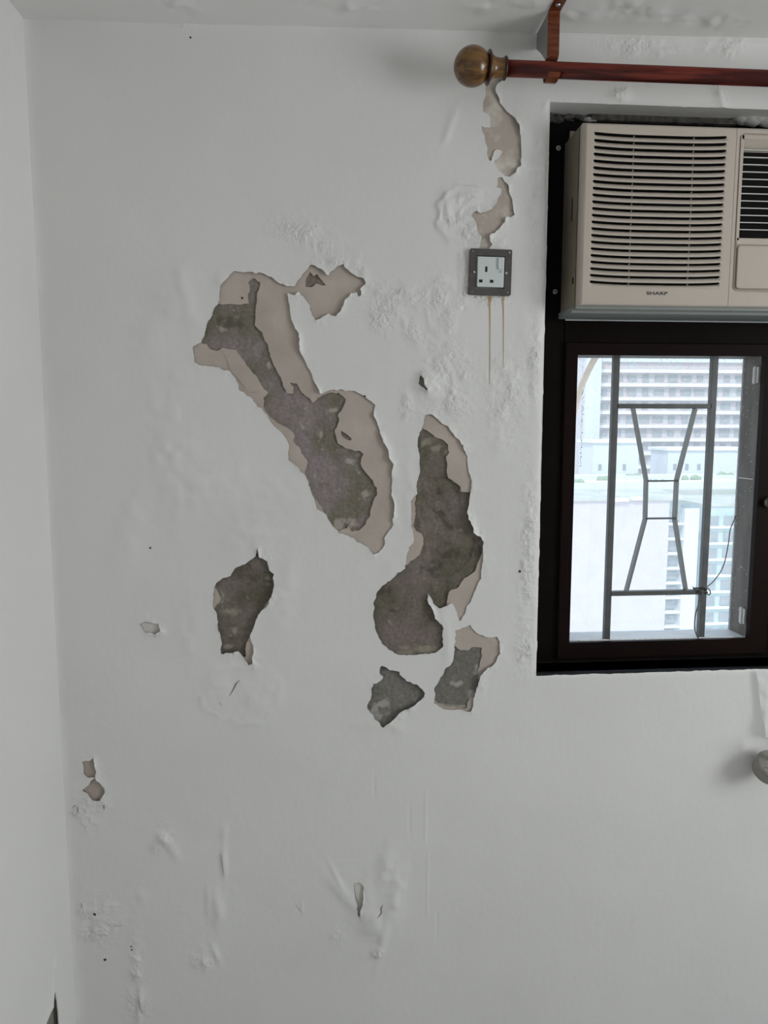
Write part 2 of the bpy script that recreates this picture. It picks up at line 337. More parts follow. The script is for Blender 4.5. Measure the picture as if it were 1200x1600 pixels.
B_cem = [(654,668),(662,670.3),(669.7,673),(674.5,677),(685,684.6),(700.3,693.3),(704,706.7),(698.4,714.3),(697.5,733.5),(701.3,745),(711.8,752.7),(719.5,760.3),(719.5,768),(738,769),(740,789),(736,802.5),(741,816),(746,829),(758,836),(762,847),(757,858),(748,876),(742,892),(726,904),(718,916),(706,922),(701,928),(699,948),(690,956),(682,952),(680,956),(690,968),(700,980),(700,1010),(684,1028),(628,1032),(606,1022),(582,1000),(576,960),(580,925),(604,900),(628,882),(636,883),(648,873),(656,866),(663,852),(662,840),(660,833),(650.5,829),(646.7,822),(649.5,812),(649.5,783),(648,768),(649,748),(652,733),(650,706),(647,685)]
C_out = [(401,871),(402,859),(404,871),(411,872),(418,877),(419.6,892),(426.4,896.4),(428,912.4),(425.5,932.6),(418,946),(404.4,961.3),(396,978),(391,993.3),(396,1008.5),(394.3,1036.3),(389.3,1036.3),(380.8,1025.4),(372.4,1017.8),(359,1019.5),(345.4,1021),(344.6,990),(340.4,985),(339.5,961.3),(333.6,947.8),(333.6,931),(337,910.7),(347,904),(360.6,900.6),(366.5,888),(384.2,881),(391,875.3)]
C_cem = [(395,866),(411,866),(422,872),(424,890),(432,894),(434,914),(427,930),(419,940),(408,955),(400,975),(391,995),(385,1006),(383,1026),(372,1026),(335,1028),(333,990),(328,961),(338,948),(344,936),(338,925),(330,905),(345,895),(360,893),(362,880),(380,872)]
D_out = [(596,1040),(608,1046),(625,1048),(625,1055),(640,1064),(656,1073),(664,1083),(663,1088),(648,1100),(626,1111),(614,1122),(599,1137),(586,1124),(574,1106),(580,1088),(583,1068),(593,1066),(598,1058),(593,1052)]
D_cem = [(560,1030),(640,1030),(680,1078),(660,1110),(610,1145),(560,1140)]
D_old = [(590,1036),(630,1040),(632,1052),(672,1078),(670,1092),(630,1118),(610,1130),(600,1128),(596,1118),(604,1104),(598,1096),(588,1100),(576,1096),(578,1066),(590,1060)]
E_out = [(712,986),(720,982),(734,978),(746,990),(760,994),(776,996),(781,1004),(781,1020),(776,1034),(760,1045),(751,1056),(746,1074),(740,1094),(735,1113),(726,1110),(700,1109),(684,1104),(678,1098),(680,1090),(679,1074),(688,1060),(696,1044),(704,1042),(709,1022),(711,1010)]
E_cem = [(704,1011),(711,1011),(720,1016),(732,1017),(738,1011),(752,1013),(754,1026),(748,1046),(748,1070),(744,1090),(736,1090),(733,1094),(731,1108),(716,1106),(690,1101),(684,1099),(674,1090),(672,1072),(690,1040)]
F_out = [(761.5,118),(768,116),(778,117),(784,125.4),(774,137),(776,148),(784,162.5),(792,174),(801,181),(811,199),(814,219),(814,248),(812,260),(805,267.6),(796,275),(789,274),(776,260),(773,252),(781,245),(786,236),(778,233),(772,237),(767,251),(762,247.7),(759.7,226),(752.5,204),(749.7,193),(757,198),(765,199),(767,186),(760,174),(755,172),(756,159),(759.7,137)]
G_out = [(778.7,277.6),(785,277.6),(793,289),(796,305.6),(801.4,311),(803,325.6),(805.4,335.5),(798.7,340),(789.6,338),(785,353),(774,363.6),(765,369),(768.8,381.7),(763,392),(749,391),(751.6,371),(745,360),(742,347),(736,338),(742,331),(757,331),(768,328),(774,318),(783,305.6),(784,295),(776,293)]
H1 = [(128.5,1190),(141,1188),(146,1184.5),(147,1191.5),(150.7,1203),(149.5,1212.5),(140,1214.8),(133,1207.8),(129.7,1199.7)]
H2 = [(148,1214.8),(155,1222),(164.7,1232),(163.5,1237),(156.5,1250),(144.8,1250),(136.7,1240.5),(130,1234),(139,1227.7),(143.7,1220.7)]
I_out = [(217,975),(230,970),(248,975),(250,985),(242,990),(228,988)]
J_out = [(657,585),(661,592),(665,608),(658,605),(653.5,600)]
K_out = [(553,1380),(561,1378),(568,1384),(568,1405),(564,1420),(561,1437),(558,1420)]
L_out = [(786,288),(791,287),(790,300),(787,304)]
N_out = [(371,1061),(374,1063),(367,1075),(359,1089),(357,1087),(364,1072)]
O_out = [(598,1412),(596,1422),(590,1428),(593,1420),(595,1413)]
HOLES = dict(A=A_out, B=B_out, C=C_out, D=D_out, E=E_out, F=F_out, G=G_out, H1=H1, H2=H2, I=I_out, J=J_out, K=K_out, L=L_out)

# ------------------------------------------------------------------ wall_back
XL, XR, ZC = -.548, 2.6, 2.40
WX0, WX1, WZ0, WZ1 = .447, 1.60, 1.093, 2.2565
h = .0025
xs = np.arange(XL-.004, 1.25+h/2, h); zs = np.arange(.20, ZC+.01, h); X, Z = np.meshgrid(xs, zs)
hole = np.full(X.shape, 1.0)
for k, P in HOLES.items(): sdf_local(X, Z, xs, zs, PX(P), hole)
hole = hole+.0016*fbm(X, Z, .016, 5, 2)+.0014*fbm(X, Z, .0075, 6, 2)
win = np.maximum(np.maximum(WX0-X, X-3), np.maximum(WZ0-Z, Z-WZ1))*1.0
win = win+.0009*(fbm(X, Z, .02, 9, 3)-np.where(Z < WZ0+.01, 1.6, 0))
f = np.minimum(hole, win)
def gp(px, py, rx, ry, rot=0):
    cx, cz = wp(px, py); ax, az = rx*.00131, ry*.00131; c, s = math.cos(math.radians(rot)), math.sin(math.radians(rot))
    u = (X-cx)*c+(Z-cz)*s; v = -(X-cx)*s+(Z-cz)*c
    return np.exp(-((u/ax)**2+(v/az)**2))
H = .0016*fbm(X, Z, .30, 1, 2)+.0003*fbm(X, Z, .06, 2, 2)
# flaky, crusted paint
rough = np.zeros(X.shape)
for a in [(470,362,45,18,-15),(500,385,25,14,-20),(630,462,58,18,-5),(600,490,30,28,0),(655,530,50,12,-45),(690,480,25,40,0),(722,470,12,20,0),(725,420,8,40,0),(720,330,26,28,0),(745,360,30,28,0),(738,310,20,14,0),(770,378,30,10,0),(635,635,10,22,0),(700,600,40,60,0),
          (838,300,12,80,0),(842,420,10,40,0),(836,560,10,60,0),(826,860,14,120,0),(822,1010,16,40,0),(968,145,14,10,0),(1030,125,20,10,0),(1120,140,12,22,30),(905,165,60,8,0),(770,470,24,8,0),(790,620,30,60,0),(520,410,20,10,0),(560,425,12,20,0),
          (120,1268,12,10,0),(140,1290,12,14,0),(240,985,14,8,0),(145,1255,25,14,0),(212,1500,10,60,0),(215,1570,18,30,0),(150,1440,30,40,0),(260,1310,14,24,0),(320,1500,20,20,0),(530,1462,14,14,0),(586,1490,14,10,0),(290,40,14,6,0),(460,35,30,6,0),(1000,75,60,14,0),(1130,75,30,18,0)]:
    rough = np.maximum(rough, gp(*a))
n1 = fbm(X, Z, .022, 11, 4)
n2 = fbm(X, Z, .011, 15, 3)
H += rough*(.0016*n1+.0020*np.maximum(0, n2)+.0008)
# blisters and creases
for (px, py, rx, ry, rot, amp) in [(270,470,26,46,-20,2.2),(300,500,18,30,20,1.6),(235,525,20,30,0,1.4),(345,440,10,12,0,1.4),(290,455,10,30,10,1.2),(280,585,16,12,0,1.0),(270,700,40,110,5,2.2),(330,760,60,30,20,2.4),(200,830,20,90,-12,1.6),(390,830,40,40,0,2.0),(440,770,50,40,-30,1.3),(300,1000,20,70,0,1.2),(400,1085,34,44,0,2.2),(340,1075,24,40,10,1.6),(445,930,16,60,-12,1.5),
          (255,1310,10,14,20,1.6),(243,1322,9,10,0,1.4),(272,1330,8,16,20,1.4),(350,1345,5,26,0,1.8),(340,1420,10,34,3,2.2),(325,1410,5,26,0,1.2),(337,1490,5,16,20,1.4),(318,1500,7,14,0,1.2),(600,1360,12,44,-12,3.0),(618,1400,16,50,-6,3.9000000000000004),(585,1440,26,34,30,3.3000000000000003),(540,1400,10,46,40,1.8),(526,1370,4,30,25,1.0),(596,1475,8,40,-10,1.8),(575,1400,10,44,0,1.2),(350,1300,6,12,0,1.4),
          (640,760,14,90,0,.9),(620,880,14,30,-30,1.2),(690,965,14,34,-30,1.8),(700,1010,8,40,0,1.4),(668,600,14,18,10,4.800000000000001),(575,1130,30,10,0,1.0),(620,1135,10,16,30,1.4),(220,1400,8,12,0,1.0),(218,1570,4,26,-8,2.0),(700,330,6,26,8,1.8),(715,310,22,6,15,1.6),(702,200,6,30,-20,1.3),(590,580,40,24,0,.8),(820,200,14,60,0,1.2),(1130,165,6,26,30,1.2),(965,150,18,10,0,1.6),(780,700,12,20,0,.8),(820,520,10,30,0,1.0)]:
    H += gp(px, py, rx, ry, rot)*amp*.0017*(1+.35*vnoise(X, Z, .02, px % 13))
for px, py, rx, ry, w_, amp in [(732,338,46,42,.10,2.6),(745,345,30,30,.14,2.0),(380,1085,60,50,.12,1.2),(690,480,24,40,.14,1.4),(240,982,16,11,.15,.7),(125,1268,9,9,.3,1.6),(135,1282,8,8,.3,1.4)]:
    cx, cz = wp(px, py); rr_ = np.sqrt(((X-cx)/(rx*.00131))**2+((Z-cz)/(ry*.00131))**2)+.12*vnoise(X, Z, .02, 33)
    H += amp*.001*np.exp(-((rr_-1)/w_)**2)*np.clip(.6+.8*vnoise(X, Z, .03, 34), 0, 1.4)
# long scraper marks
for px, y0, y1, amp in [(640,1260,1300,-.7),(665,1230,1320,.6),(668,1330,1440,.5),(683,1420,1470,-.7),(585,1210,1245,-.6),(472,1410,1425,.9),(190,1443,1448,.8)]:
    cx, cz = wp(px, (y0+y1)/2); rx = .0022; rz = max((y1-y0)*.00065, .003)
    H += amp*.0014*np.exp(-((X-cx)/rx)**2)/(1+np.exp((np.abs(Z-cz)-rz)/.004))
# edges of the flakes curl off the wall
curl = np.clip(.35+1.3*vnoise(X, Z, .045, 21)+.5*vnoise(X, Z, .015, 22), .05, 2.2)
gzz, gxx = np.gradient(hole, h); curl *= (.45+1.9*np.clip(gxx, 0, 1)+.3*np.clip(-gzz, 0, 1))
H += np.exp(-np.clip(hole, 0, 1)/.007)*curl*.0020+np.exp(-np.clip(hole, 0, 1)/.03)*.0008
# rounded arris at the window
H -= .004*np.exp(-np.clip(win, 0, 1)/.004)
edge = np.minimum.reduce([(X-XL)/.02, (1.25-X)/.05, (Z-.2)/.05]); H *= np.clip(edge, 0, 1)
H += .0025*np.exp(-np.clip(X-XL, 0, 1)/.006)*(1+.5*vnoise(X*0, Z, .03, 40))+.004*np.exp(-np.clip(ZC-.025-Z, 0, 1)/.008)
wall = layer('wall_back', xs, zs, f, -H, lambda y: y+.0018, ['paint', 'curl'], kind='structure')
_v = np.empty(len(wall.data.vertices)*3, np.float32); wall.data.vertices.foreach_get('co', _v); _v = _v.reshape(-1, 3)
_i = np.clip(((_v[:, 0]-xs[0])/h).round().astype(int), 0, len(xs)-1); _j = np.clip(((_v[:, 2]-zs[0])/h).round().astype(int), 0, len(zs)-1)
_a = wall.data.attributes.new('crust', 'FLOAT', 'POINT'); _a.data.foreach_set('value', np.clip(rough*(.6+.9*vnoise(X, Z, .025, 66)), 0, 1)[_j, _i].astype(np.float32))
wall['label'] = 'white painted wall with flaking paint around the window'
# solid body of the wall behind the paint skin, merged into the same mesh
bm = bmesh.new(); bm.from_mesh(wall.data)
WT = .15
box(bm, XL-.2, WX0, .010, WT, 0, ZC+.1); box(bm, WX0, WX1, .012, WT, 0, WZ0); box(bm, WX0, WX1, .012, WT, WZ1, ZC+.1); box(bm, WX1, XR+.2, .010, WT, 0, ZC+.1)
box(bm, 1.245, XR+.02, 0, .02, 0, WZ0); box(bm, 1.245, XR+.02, 0, .02, WZ1, ZC+.05); box(bm, WX1, XR+.02, 0, .02, WZ0, WZ1); box(bm, XL-.02, 1.245, .0002, .02, 0, .203)
box(bm, WX0-.002, WX1+.002, .003, .07, WZ1-.0005, WZ1+.01)      # head of the reveal
box(bm, WX0-.012, WX0-.0003, .003, .07, WZ0, WZ1)
bm.to_mesh(wall.data); bm.free(); wall.data.update()

PALE = [(585,1120,15,22),(600,1102,9,9),(665,1016,30,7),(632,1023,12,5),(668,691,9,8),(680,700,10,6),(700,705,6,5),(527,822,12,11),(549,820,9,9),(545,722,7,5),(472,664,4,7),(502,680,4,7),(572,773,5,6),(420,569,4,5),(462,634,5,3),(343,935,8,12),(362,956,12,6),(418,905,7,4),(355,1012,6,3),(366,985,6,14),(738,1088,6,9),(700,1106,28,4),(715,1070,12,6),(746,1050,5,12),(492,744,4,6),(520,640,8,3)]
DARK = [(688,800,12,12),(706,868,20,12),(680,888,16,14),(700,820,10,14),(360,505,22,10),(612,955,7,3),(690,770,8,6),(395,905,14,10),(745,860,8,16),(600,925,12,10)]
def patch(tag, outline, cem, cmat, plabel, clabel, pmat='plaster', grow=.014, ymid=.0024, extra=(), steps=()):
    P = np.array(PX(outline)); pad = .03; hh = .0018
    gx = np.arange(P[:, 0].min()-pad, P[:, 0].max()+pad, hh); gz = np.arange(P[:, 1].min()-pad, P[:, 1].max()+pad, hh)
    gx = gx[gx > XL+.002]; gx = gx[gx < WX0-.002] if P[:, 0].max() < WX0 else gx
    GX, GZ = np.meshgrid(gx, gz); o = sdf_poly(GX, GZ, P)
    reg = grow-o
    Y = ymid-.0003*fbm(GX, GZ, .03, 7, 3)
    if cem:
        c = sdf_poly(GX, GZ, PX(cem))
        for e_ in extra: c = np.minimum(c, sdf_poly(GX, GZ, PX(e_)))
        c = c+.0022*fbm(GX, GZ, .016, 31, 4)
        blot = vnoise(GX, GZ, .013, 50)+.5*vnoise(GX, GZ, .006, 51)
        fp = np.minimum(reg, c)
    else: fp = reg
    p = layer('bare_plaster', gx, gz, fp, Y, lambda y: y+.0035, [pmat], wall, label=plabel)
    if cem:
        Yc = ymid+.0030-.0008*fbm(GX, GZ, .035, 8, 4)-.0004*vnoise(GX, GZ, .006, 3)
        for e_, dd in steps:
            se = sdf_poly(GX, GZ, PX(e_))+.0015*fbm(GX, GZ, .02, 37, 3); Yc = Yc+dd/(1+np.exp(np.clip(se, -.05, .05)/.0009))
        co_ = layer('bare_cement', gx, gz, np.minimum(reg, .012-c), Yc, lambda y: y+.001, [cmat], p, label=clabel)
        v = np.empty(len(co_.data.vertices)*3, np.float32); co_.data.vertices.foreach_get('co', v); v = v.reshape(-1, 3).astype(float)
        for an, spots in (('pale', PALE), ('dark', DARK)):
            g_ = np.zeros(len(v))
            for px, py, rx, ry in spots:
                cx, cz = wp(px, py); g_ = np.maximum(g_, np.exp(-((v[:, 0]-cx)/(rx*.00131))**2-((v[:, 2]-cz)/(ry*.00131))**2))
            g_ = np.clip((g_-.35+.45*fbm(v[:, 0], v[:, 2], .011, 90, 4))*2.2, 0, 1)*(g_ > .05)
            at = co_.data.attributes.new(an, 'FLOAT', 'POINT'); at.data.foreach_set('value', g_.astype(np.float32))
    return p
patch('A', A_out, A_cem, 'cement', 'largest bare patch, slanting from upper left, beige plaster', 'grey cement bared in the middle of the slanting patch', extra=[[(373,462),(380,461),(383,468),(377,472)], [(533,672),(540,679),(549,684),(550,690),(541,688),(534,680)], [(478,438),(484,424),(490,432),(496,427),(506,440),(513,447),(502,447),(494,441),(486,447),(479,446)]], steps=[([(560,700),(600,740),(600,800),(560,850),(500,840),(470,760),(480,720)], .0008)])
patch('B', B_out, B_cem, 'cement_dark', 'tall hooked bare patch left of the window, beige plaster', 'dark damp cement in the hooked patch', steps=[([(655,752),(680,748),(698,746),(710,756),(718,772),(722,795),(730,818),(738,838),(742,850),(735,870),(726,886),(712,896),(698,904),(685,898),(672,880),(668,850),(655,800)], .0030), ([(640,860),(700,905),(700,960),(680,1010),(600,1040),(570,960),(600,890)], .0012)])
patch('C', C_out, C_cem, 'cement_dark', 'separate bare patch at lower left, beige plaster tail', 'dark brown cement of the lower left patch', steps=[([(384,881),(389,886),(394,892),(404,894),(424,898),(440,900),(440,1040),(320,1040),(320,890),(366,886)], .0028)])
patch('D', D_out, D_cem, 'cement_grey', 'small wedge shaped bare patch', 'grey cement of the wedge shaped patch', pmat='plaster_pale')
patch('E', E_out, E_cem, 'cement_grey', 'bare patch right of the wedge, beige plaster', 'grey cement of the patch right of the wedge')
patch('F', F_out, None, None, 'beige plaster patch under the curtain rod knob', None, pmat='plaster_mix')
patch('G', G_out, None, None, 'beige plaster patch just above the socket', None, pmat='plaster_mix')
patch('H1', H1, None, None, 'tiny upper bare patch near the corner', None, grow=.006)
patch('H2', H2, None, None, 'tiny lower bare patch near the corner', None, grow=.004, ymid=.0045)
patch('I', I_out, None, None, 'tiny pale patch left of the lower left patch', None, pmat='plaster_pale')
patch('J', J_out, None, None, 'beige plaster behind a lifted chip', None)
patch('K', K_out, None, None, 'narrow pale bare patch low on the wall', None, pmat='plaster_pale')
patch('L', L_out, None, None, 'small bare chip above the socket', None)
0 and patch('N', N_out, None, None, 'crack below the lower left patch', None, pmat='dark_mark', grow=.004)
0 and patch('O', O_out, None, None, 'short crack in the blistered paint low on the wall', None, pmat='dark_mark', grow=.004)
# small pits: dark discs, the shade of each hollow put into the colour
for px, py, r in [(235,856,.0026),(148,1428,.0035),(164,1500,.0035),(205,1479,.0022),(206,1484,.0022),(812,893,.003),(298,59,.002),(570,619,.002)]:
    x, z = wp(px, py); j = np.searchsorted(zs, z); i = np.searchsorted(xs, x); y = -H[j, i]
    bm = bmesh.new(); n = 9; rs = [r*random.uniform(.7, 1.2) for _ in range(n)]
    loops(bm, [[(x+rs[k]*s*math.cos(6.283*k/n), z+rs[k]*s*math.sin(6.283*k/n)) for k in range(n)] for s in (1, .6)], [y-.0003, y-.0012], cap=True)
    finish('dark_pit', bm, 'dark_mark', wall)
def crack(l, wpx, par, y0=None):
    pts = smoothpts([(a, b, 0) for a, b in l], 5); bm = bmesh.new(); L, R = [], []
    n = len(pts)
    for k, (a, b, _) in enumerate(pts):
        t = k/(n-1); x, z = wp(a, b); ww = wpx*.00048*(math.sin(math.pi*min(max(t, .06), .94)))**.5
        if y0 is None:
            i = np.searchsorted(xs, x); j = np.searchsorted(zs, z); y = -H[j-2:j+3, i-2:i+3].max()-.0003
        else: y = y0
        L.append(bm.verts.new((x-ww, y, z+ww*.5))); R.append(bm.verts.new((x+ww, y, z-ww*.5)))
    for k in range(n-1): bm.faces.new([L[k], R[k], R[k+1], L[k+1]])
    finish('hairline_crack', bm, 'crack', par)
crack([(375,1062),(369,1068),(365,1076),(359,1086)], 2.2, wall); crack([(342,1096),(348,1101),(357,1105)], 2.0, wall); crack([(598,1412),(595,1419),(596,1424),(590,1431)], 2.2, wall)
crack([(553,1382),(556,1400),(560,1418),(563,1437)], 1.2, wall); crack([(461,1411),(467,1420),(475,1429)], 1.2, wall); crack([(345,1334),(347,1348),(350,1368)], 1.2, wall)
crack([(18,2),(20,12),(26,30)], 2, wall) if False else None
crack([(344,545),(353,560),(360,580),(372,592),(384,608),(392,613),(405,612),(416,618)], 1.3, wall.children[0], .0016)
crack([(127,1410),(129,1419)], 1.6, wall); crack([(177,1447),(195,1445)], 1.0, wall); crack([(218,1558),(220,1572),(223,1584)], 1.4, wall); crack([(113,1262),(118,1258),(122,1262),(120,1272)], 1.6, wall); crack([(163,1256),(163,1264)], 2.2, wall)
# rust runs below the socket
def run(px, y0, y1, wpx):
    bm = bmesh.new(); n = 40; L, R = [], []
    for k in range(n+1):
        t = k/n; py = y0+(y1-y0)*t; x, z = wp(px-5*0+.6*math.sin(t*3), py); ww = wpx*.00065*(1-.65*t)
        if t < .06: ww *= 2.2
        i = np.searchsorted(xs, x); j = np.searchsorted(zs, z); y = -H[j-2:j+3, i-2:i+3].max()-.0006
        L.append(bm.verts.new((x-ww, y, z))); R.append(bm.verts.new((x+ww, y, z)))
    for k in range(n): bm.faces.new([L[k], R[k], R[k+1], L[k+1]])
    finish('rust_run', bm, 'rust', wall, label='thin brown rust run under the socket')
run(765, 463, 600, 2.4); run(786, 463, 575, 1.7)
# crusty mortar in the upper left corner of the opening and pale filler at the right
def lump(bm, c, r, seed, sx=1, sy=1, sz=1):
    rr = random.Random(seed); t = bmesh.ops.create_icosphere(bm, subdivisions=2, radius=1)
    for v in t['verts']:
        k = r*(1+.35*(rr.random()-.5)); v.co = Vector(c)+Vector((v.co.x*k*sx, v.co.y*k*sy, v.co.z*k*sz))
bm = bmesh.new()
for k in range(34):
    x = WX0+.004+.10*random.random()**1.2; lump(bm, (x, .055+.01*random.random(), WZ1-.003-.014*random.random()*(1-(x-WX0)/.14)), random.uniform(.003, .0075), k, 1.5, 1, .8)
box(bm, WX0+.10, .86, .050, .069, WZ1-.012, WZ1)
finish('mortar_crust', bm, 'mortar', wall, label='dark crumbling mortar above the air conditioner')
bm = bmesh.new()
for k in range(26):
    x = .868+.25*k/25; lump(bm, (x, .050, WZ1-.003+.002*math.sin(k*2.1)), random.uniform(.010, .012), k+70, 1.9, 1.2, .9)
lump(bm, (.547, .056, WZ1-.010), .010, 5, 1.6, .6, .45)
finish('pale_filler', bm, 'mortar_l', wall, smooth=True)

# ------------------------------------------------------------------ the rest of the room
YB = -3.3
def slab(name, x0, x1, y0, y1, z0, z1, m):
    bm = B(x0, x1, y0, y1, z0, z1); return finish(name, bm, m, kind='structure')
# ceiling: slightly out of level, crusted patches near the wall
hx = .005; cxs = np.arange(XL-.02, 1.3, hx); cys = np.arange(-1.0, .012, hx); CX, CY = np.meshgrid(cxs, cys)
def ceilz(x): return 2.3655+(x-XL)*.0150
cz = ceilz(CX)+.0010*fbm(CX, CY, .25, 60, 2)
def cpt(px, py):
    d = ray(px, py); t = (2.375-CZ)/d[2]; return d[0]*t, -D+d[1]*t
cr = np.zeros(CX.shape)
for px, py, rx, ry in [(560,12,.07,.02),(755,12,.03,.02),(900,28,.05,.02),(1080,40,.10,.02),(1130,38,.05,.02),(280,5,.03,.03),(990,20,.08,.03),(830,5,.05,.02)]:
    a, b = cpt(px, py); cr = np.maximum(cr, np.exp(-((CX-a)/rx)**2-((CY-b)/ry)**2))
cz -= cr*(.0030*fbm(CX, CY, .03, 61, 4)+.001)
me = bpy.data.meshes.new('ceiling'); ny, nx = CX.shape; vv = np.stack([CX, CY, cz], 2).reshape(-1, 3)
ii = np.arange(ny*nx).reshape(ny, nx); q = np.stack([ii[:-1, :-1], ii[1:, :-1], ii[1:, 1:], ii[:-1, 1:]], 2).reshape(-1, 4)
me.from_pydata(vv.tolist(), [], q.tolist())
for p in me.polygons: p.use_smooth = True
bm = bmesh.new(); bm.from_mesh(me)
z1 = ceilz(XR); za = ceilz(XL); zb = ceilz(1.3)
def quad(bm, *ps): bm.faces.new([bm.verts.new(p) for p in ps])
quad(bm, (XL-.02, YB-.02, za), (XL-.02, -.99, za), (1.31, -.99, zb), (1.31, YB-.02, zb))
quad(bm, (1.28, YB-.02, zb), (1.28, .012, zb), (XR+.02, .012, z1), (XR+.02, YB-.02, z1))
box(bm, XL-.2, XR+.2, YB-.2, .15, 2.43, 2.55)
bm.to_mesh(me); bm.free(); setm(me, 'ceiling'); link('ceiling', me, kind='structure')
slab('floor', XL-.2, XR+.2, YB-.2, .15, -.12, 0, 'floor')
slab('wall_front', XL-.2, XR+.2, YB-.15, YB, 0, 2.45, 'paint_left')
# right wall with its own window opening
bm = bmesh.new(); oy0, oy1, oz0, oz1 = -2.35, -.75, 1.0, 2.2
box(bm, XR, XR+.15, YB, oy0, 0, 2.45); box(bm, XR, XR+.15, oy1, .12, 0, 2.45); box(bm, XR, XR+.15, oy0, oy1, 0, oz0); box(bm, XR, XR+.15, oy0, oy1, oz1, 2.45)
finish('wall_right', bm, 'paint_left', kind='structure')
w2 = thing('window_2', 'dark framed side window', 'window', (XR, -1.55, oz0), kind='structure')
bm = bmesh.new()
for a in [(oy0, oy0+.05, oz0, oz1), (oy1-.05, oy1, oz0, oz1), (oy0, oy1, oz0, oz0+.05), (oy0, oy1, oz1-.05, oz1), (-1.57, -1.53, oz0, oz1)]:
    box(bm, XR+.01, XR+.05, a[0], a[1], a[2], a[3])
finish('window_frame', bm, 'bronze', w2)
# left wall: gently uneven sheet with one broken spot at the bottom
def lw(px, py):
    d = ray(px, py); t = XL/d[0]; return -D+d[1]*t, CZ+d[2]*t
ls = .004; lys = np.arange(-1.3, .004, ls); lzs = np.arange(.0, 2.44, ls); LY, LZ = np.meshgrid(lys, lzs)
LP = [lw(*p) for p in [(83,1546),(84.5,1555),(88,1580),(89,1640),(64,1640),(70,1600),(76,1584),(81,1574)]]
lh = sdf_poly(LY, LZ, LP)+.001*fbm(LY, LZ, .02, 77, 3)
LH = .0022*fbm(LY, LZ, .35, 70, 2)+.0004*fbm(LY, LZ, .05, 71, 2)
for px, py, r, amp in [(28,15,.03,.004),(90,1470,.02,.0015),(60,1430,.02,.0012),(88,1500,.01,.002)]:
    a, b = lw(px, py); LH += amp*np.exp(-((LY-a)**2+((LZ-b)*.5)**2)/r**2)*(.6+.5*fbm(LY, LZ, .02, 72, 3))
LH += .003*np.exp(-np.clip(lh, 0, 1)/.008)
lwall = layer('wall_left', lys, lzs, lh, LH, lambda y: y-.002, ['paint_left', 'curl'], kind='structure')
# layer() writes (a, y, b); turn it into the x = XL plane
co = np.empty(len(lwall.data.vertices)*3, np.float32); lwall.data.vertices.foreach_get('co', co); co = co.reshape(-1, 3)
new = np.stack([XL+co[:, 1]*np.clip(-co[:, 0]/.03, 0, 1), co[:, 0], co[:, 2]], 1); lwall.data.vertices.foreach_set('co', new.ravel()); 
bm = bmesh.new(); bm.from_mesh(lwall.data)
box(bm, XL-.15, XL-.012, YB-.1, .12, 0, 2.45); box(bm, XL-.02, XL, YB, -1.297, 0, 2.45)
bm.to_mesh(lwall.data); bm.free()
ys = [p[0] for p in LP]; zz = [p[1] for p in LP]
finish('bare_cement', B(XL-.011, XL-.003, min(ys)-.02, min(-.002, max(ys)+.02), min(zz)-.02, max(zz)+.02), 'cement_grey', lwall, label='grey broken spot at the bottom of the left wall')
tube_pts = [(XL+.0015, lw(84.5, py)[0] if py < 1560 else lw(86.5+(py-1560)*.03, py)[0], lw(84.5, py)[1]) for py in range(1548, 1640, 8)]
bm = bmesh.new(); tube(bm, [(x-.004, y, z) for x, y, z in tube_pts], .0035, 6); finish('dark_crack', bm, 'dark_mark', lwall)

# ------------------------------------------------------------------ window_1
SX0, SX1, SZ0, SZ1 = .536, .9615, 1.137, 1.7755
w1 = thing('window_1', 'dark bronze window under the air conditioner', 'window', (WX0, .07, WZ0), kind='structure')
def frame_rect(bm, x0, x1, z0, z1, t, y0, y1):
    box(bm, x0, x0+t, y0, y1, z0, z1); box(bm, x1-t, x1, y0, y1, z0, z1); box(bm, x0+t, x1-t, y0, y1, z0, z0+t); box(bm, x0+t, x1-t, y0, y1, z1-t, z1)
bm = bmesh.new()
TR0, TR1 = 1.800, 1.845
box(bm, WX0-.01, .512, .072, .15, WZ0, WZ1); box(bm, 1.535, WX1, .072, .15, WZ0, WZ1); box(bm, .512, 1.535, .072, .15, WZ0, 1.103)
box(bm, .512, 1.535, .070, .15, TR0, TR1); box(bm, .512, 1.535, .072, .15, WZ1-.02, WZ1); box(bm, 1.002, 1.045, .072, .15, 1.103, TR0)
finish('window_frame', bm, 'bronze', w1, bevel=.0012)
finish('window_sill', B(WX0, WX1, .0015, .0718, WZ0-.012, WZ0), 'blacksill', w1, label='black painted sill')
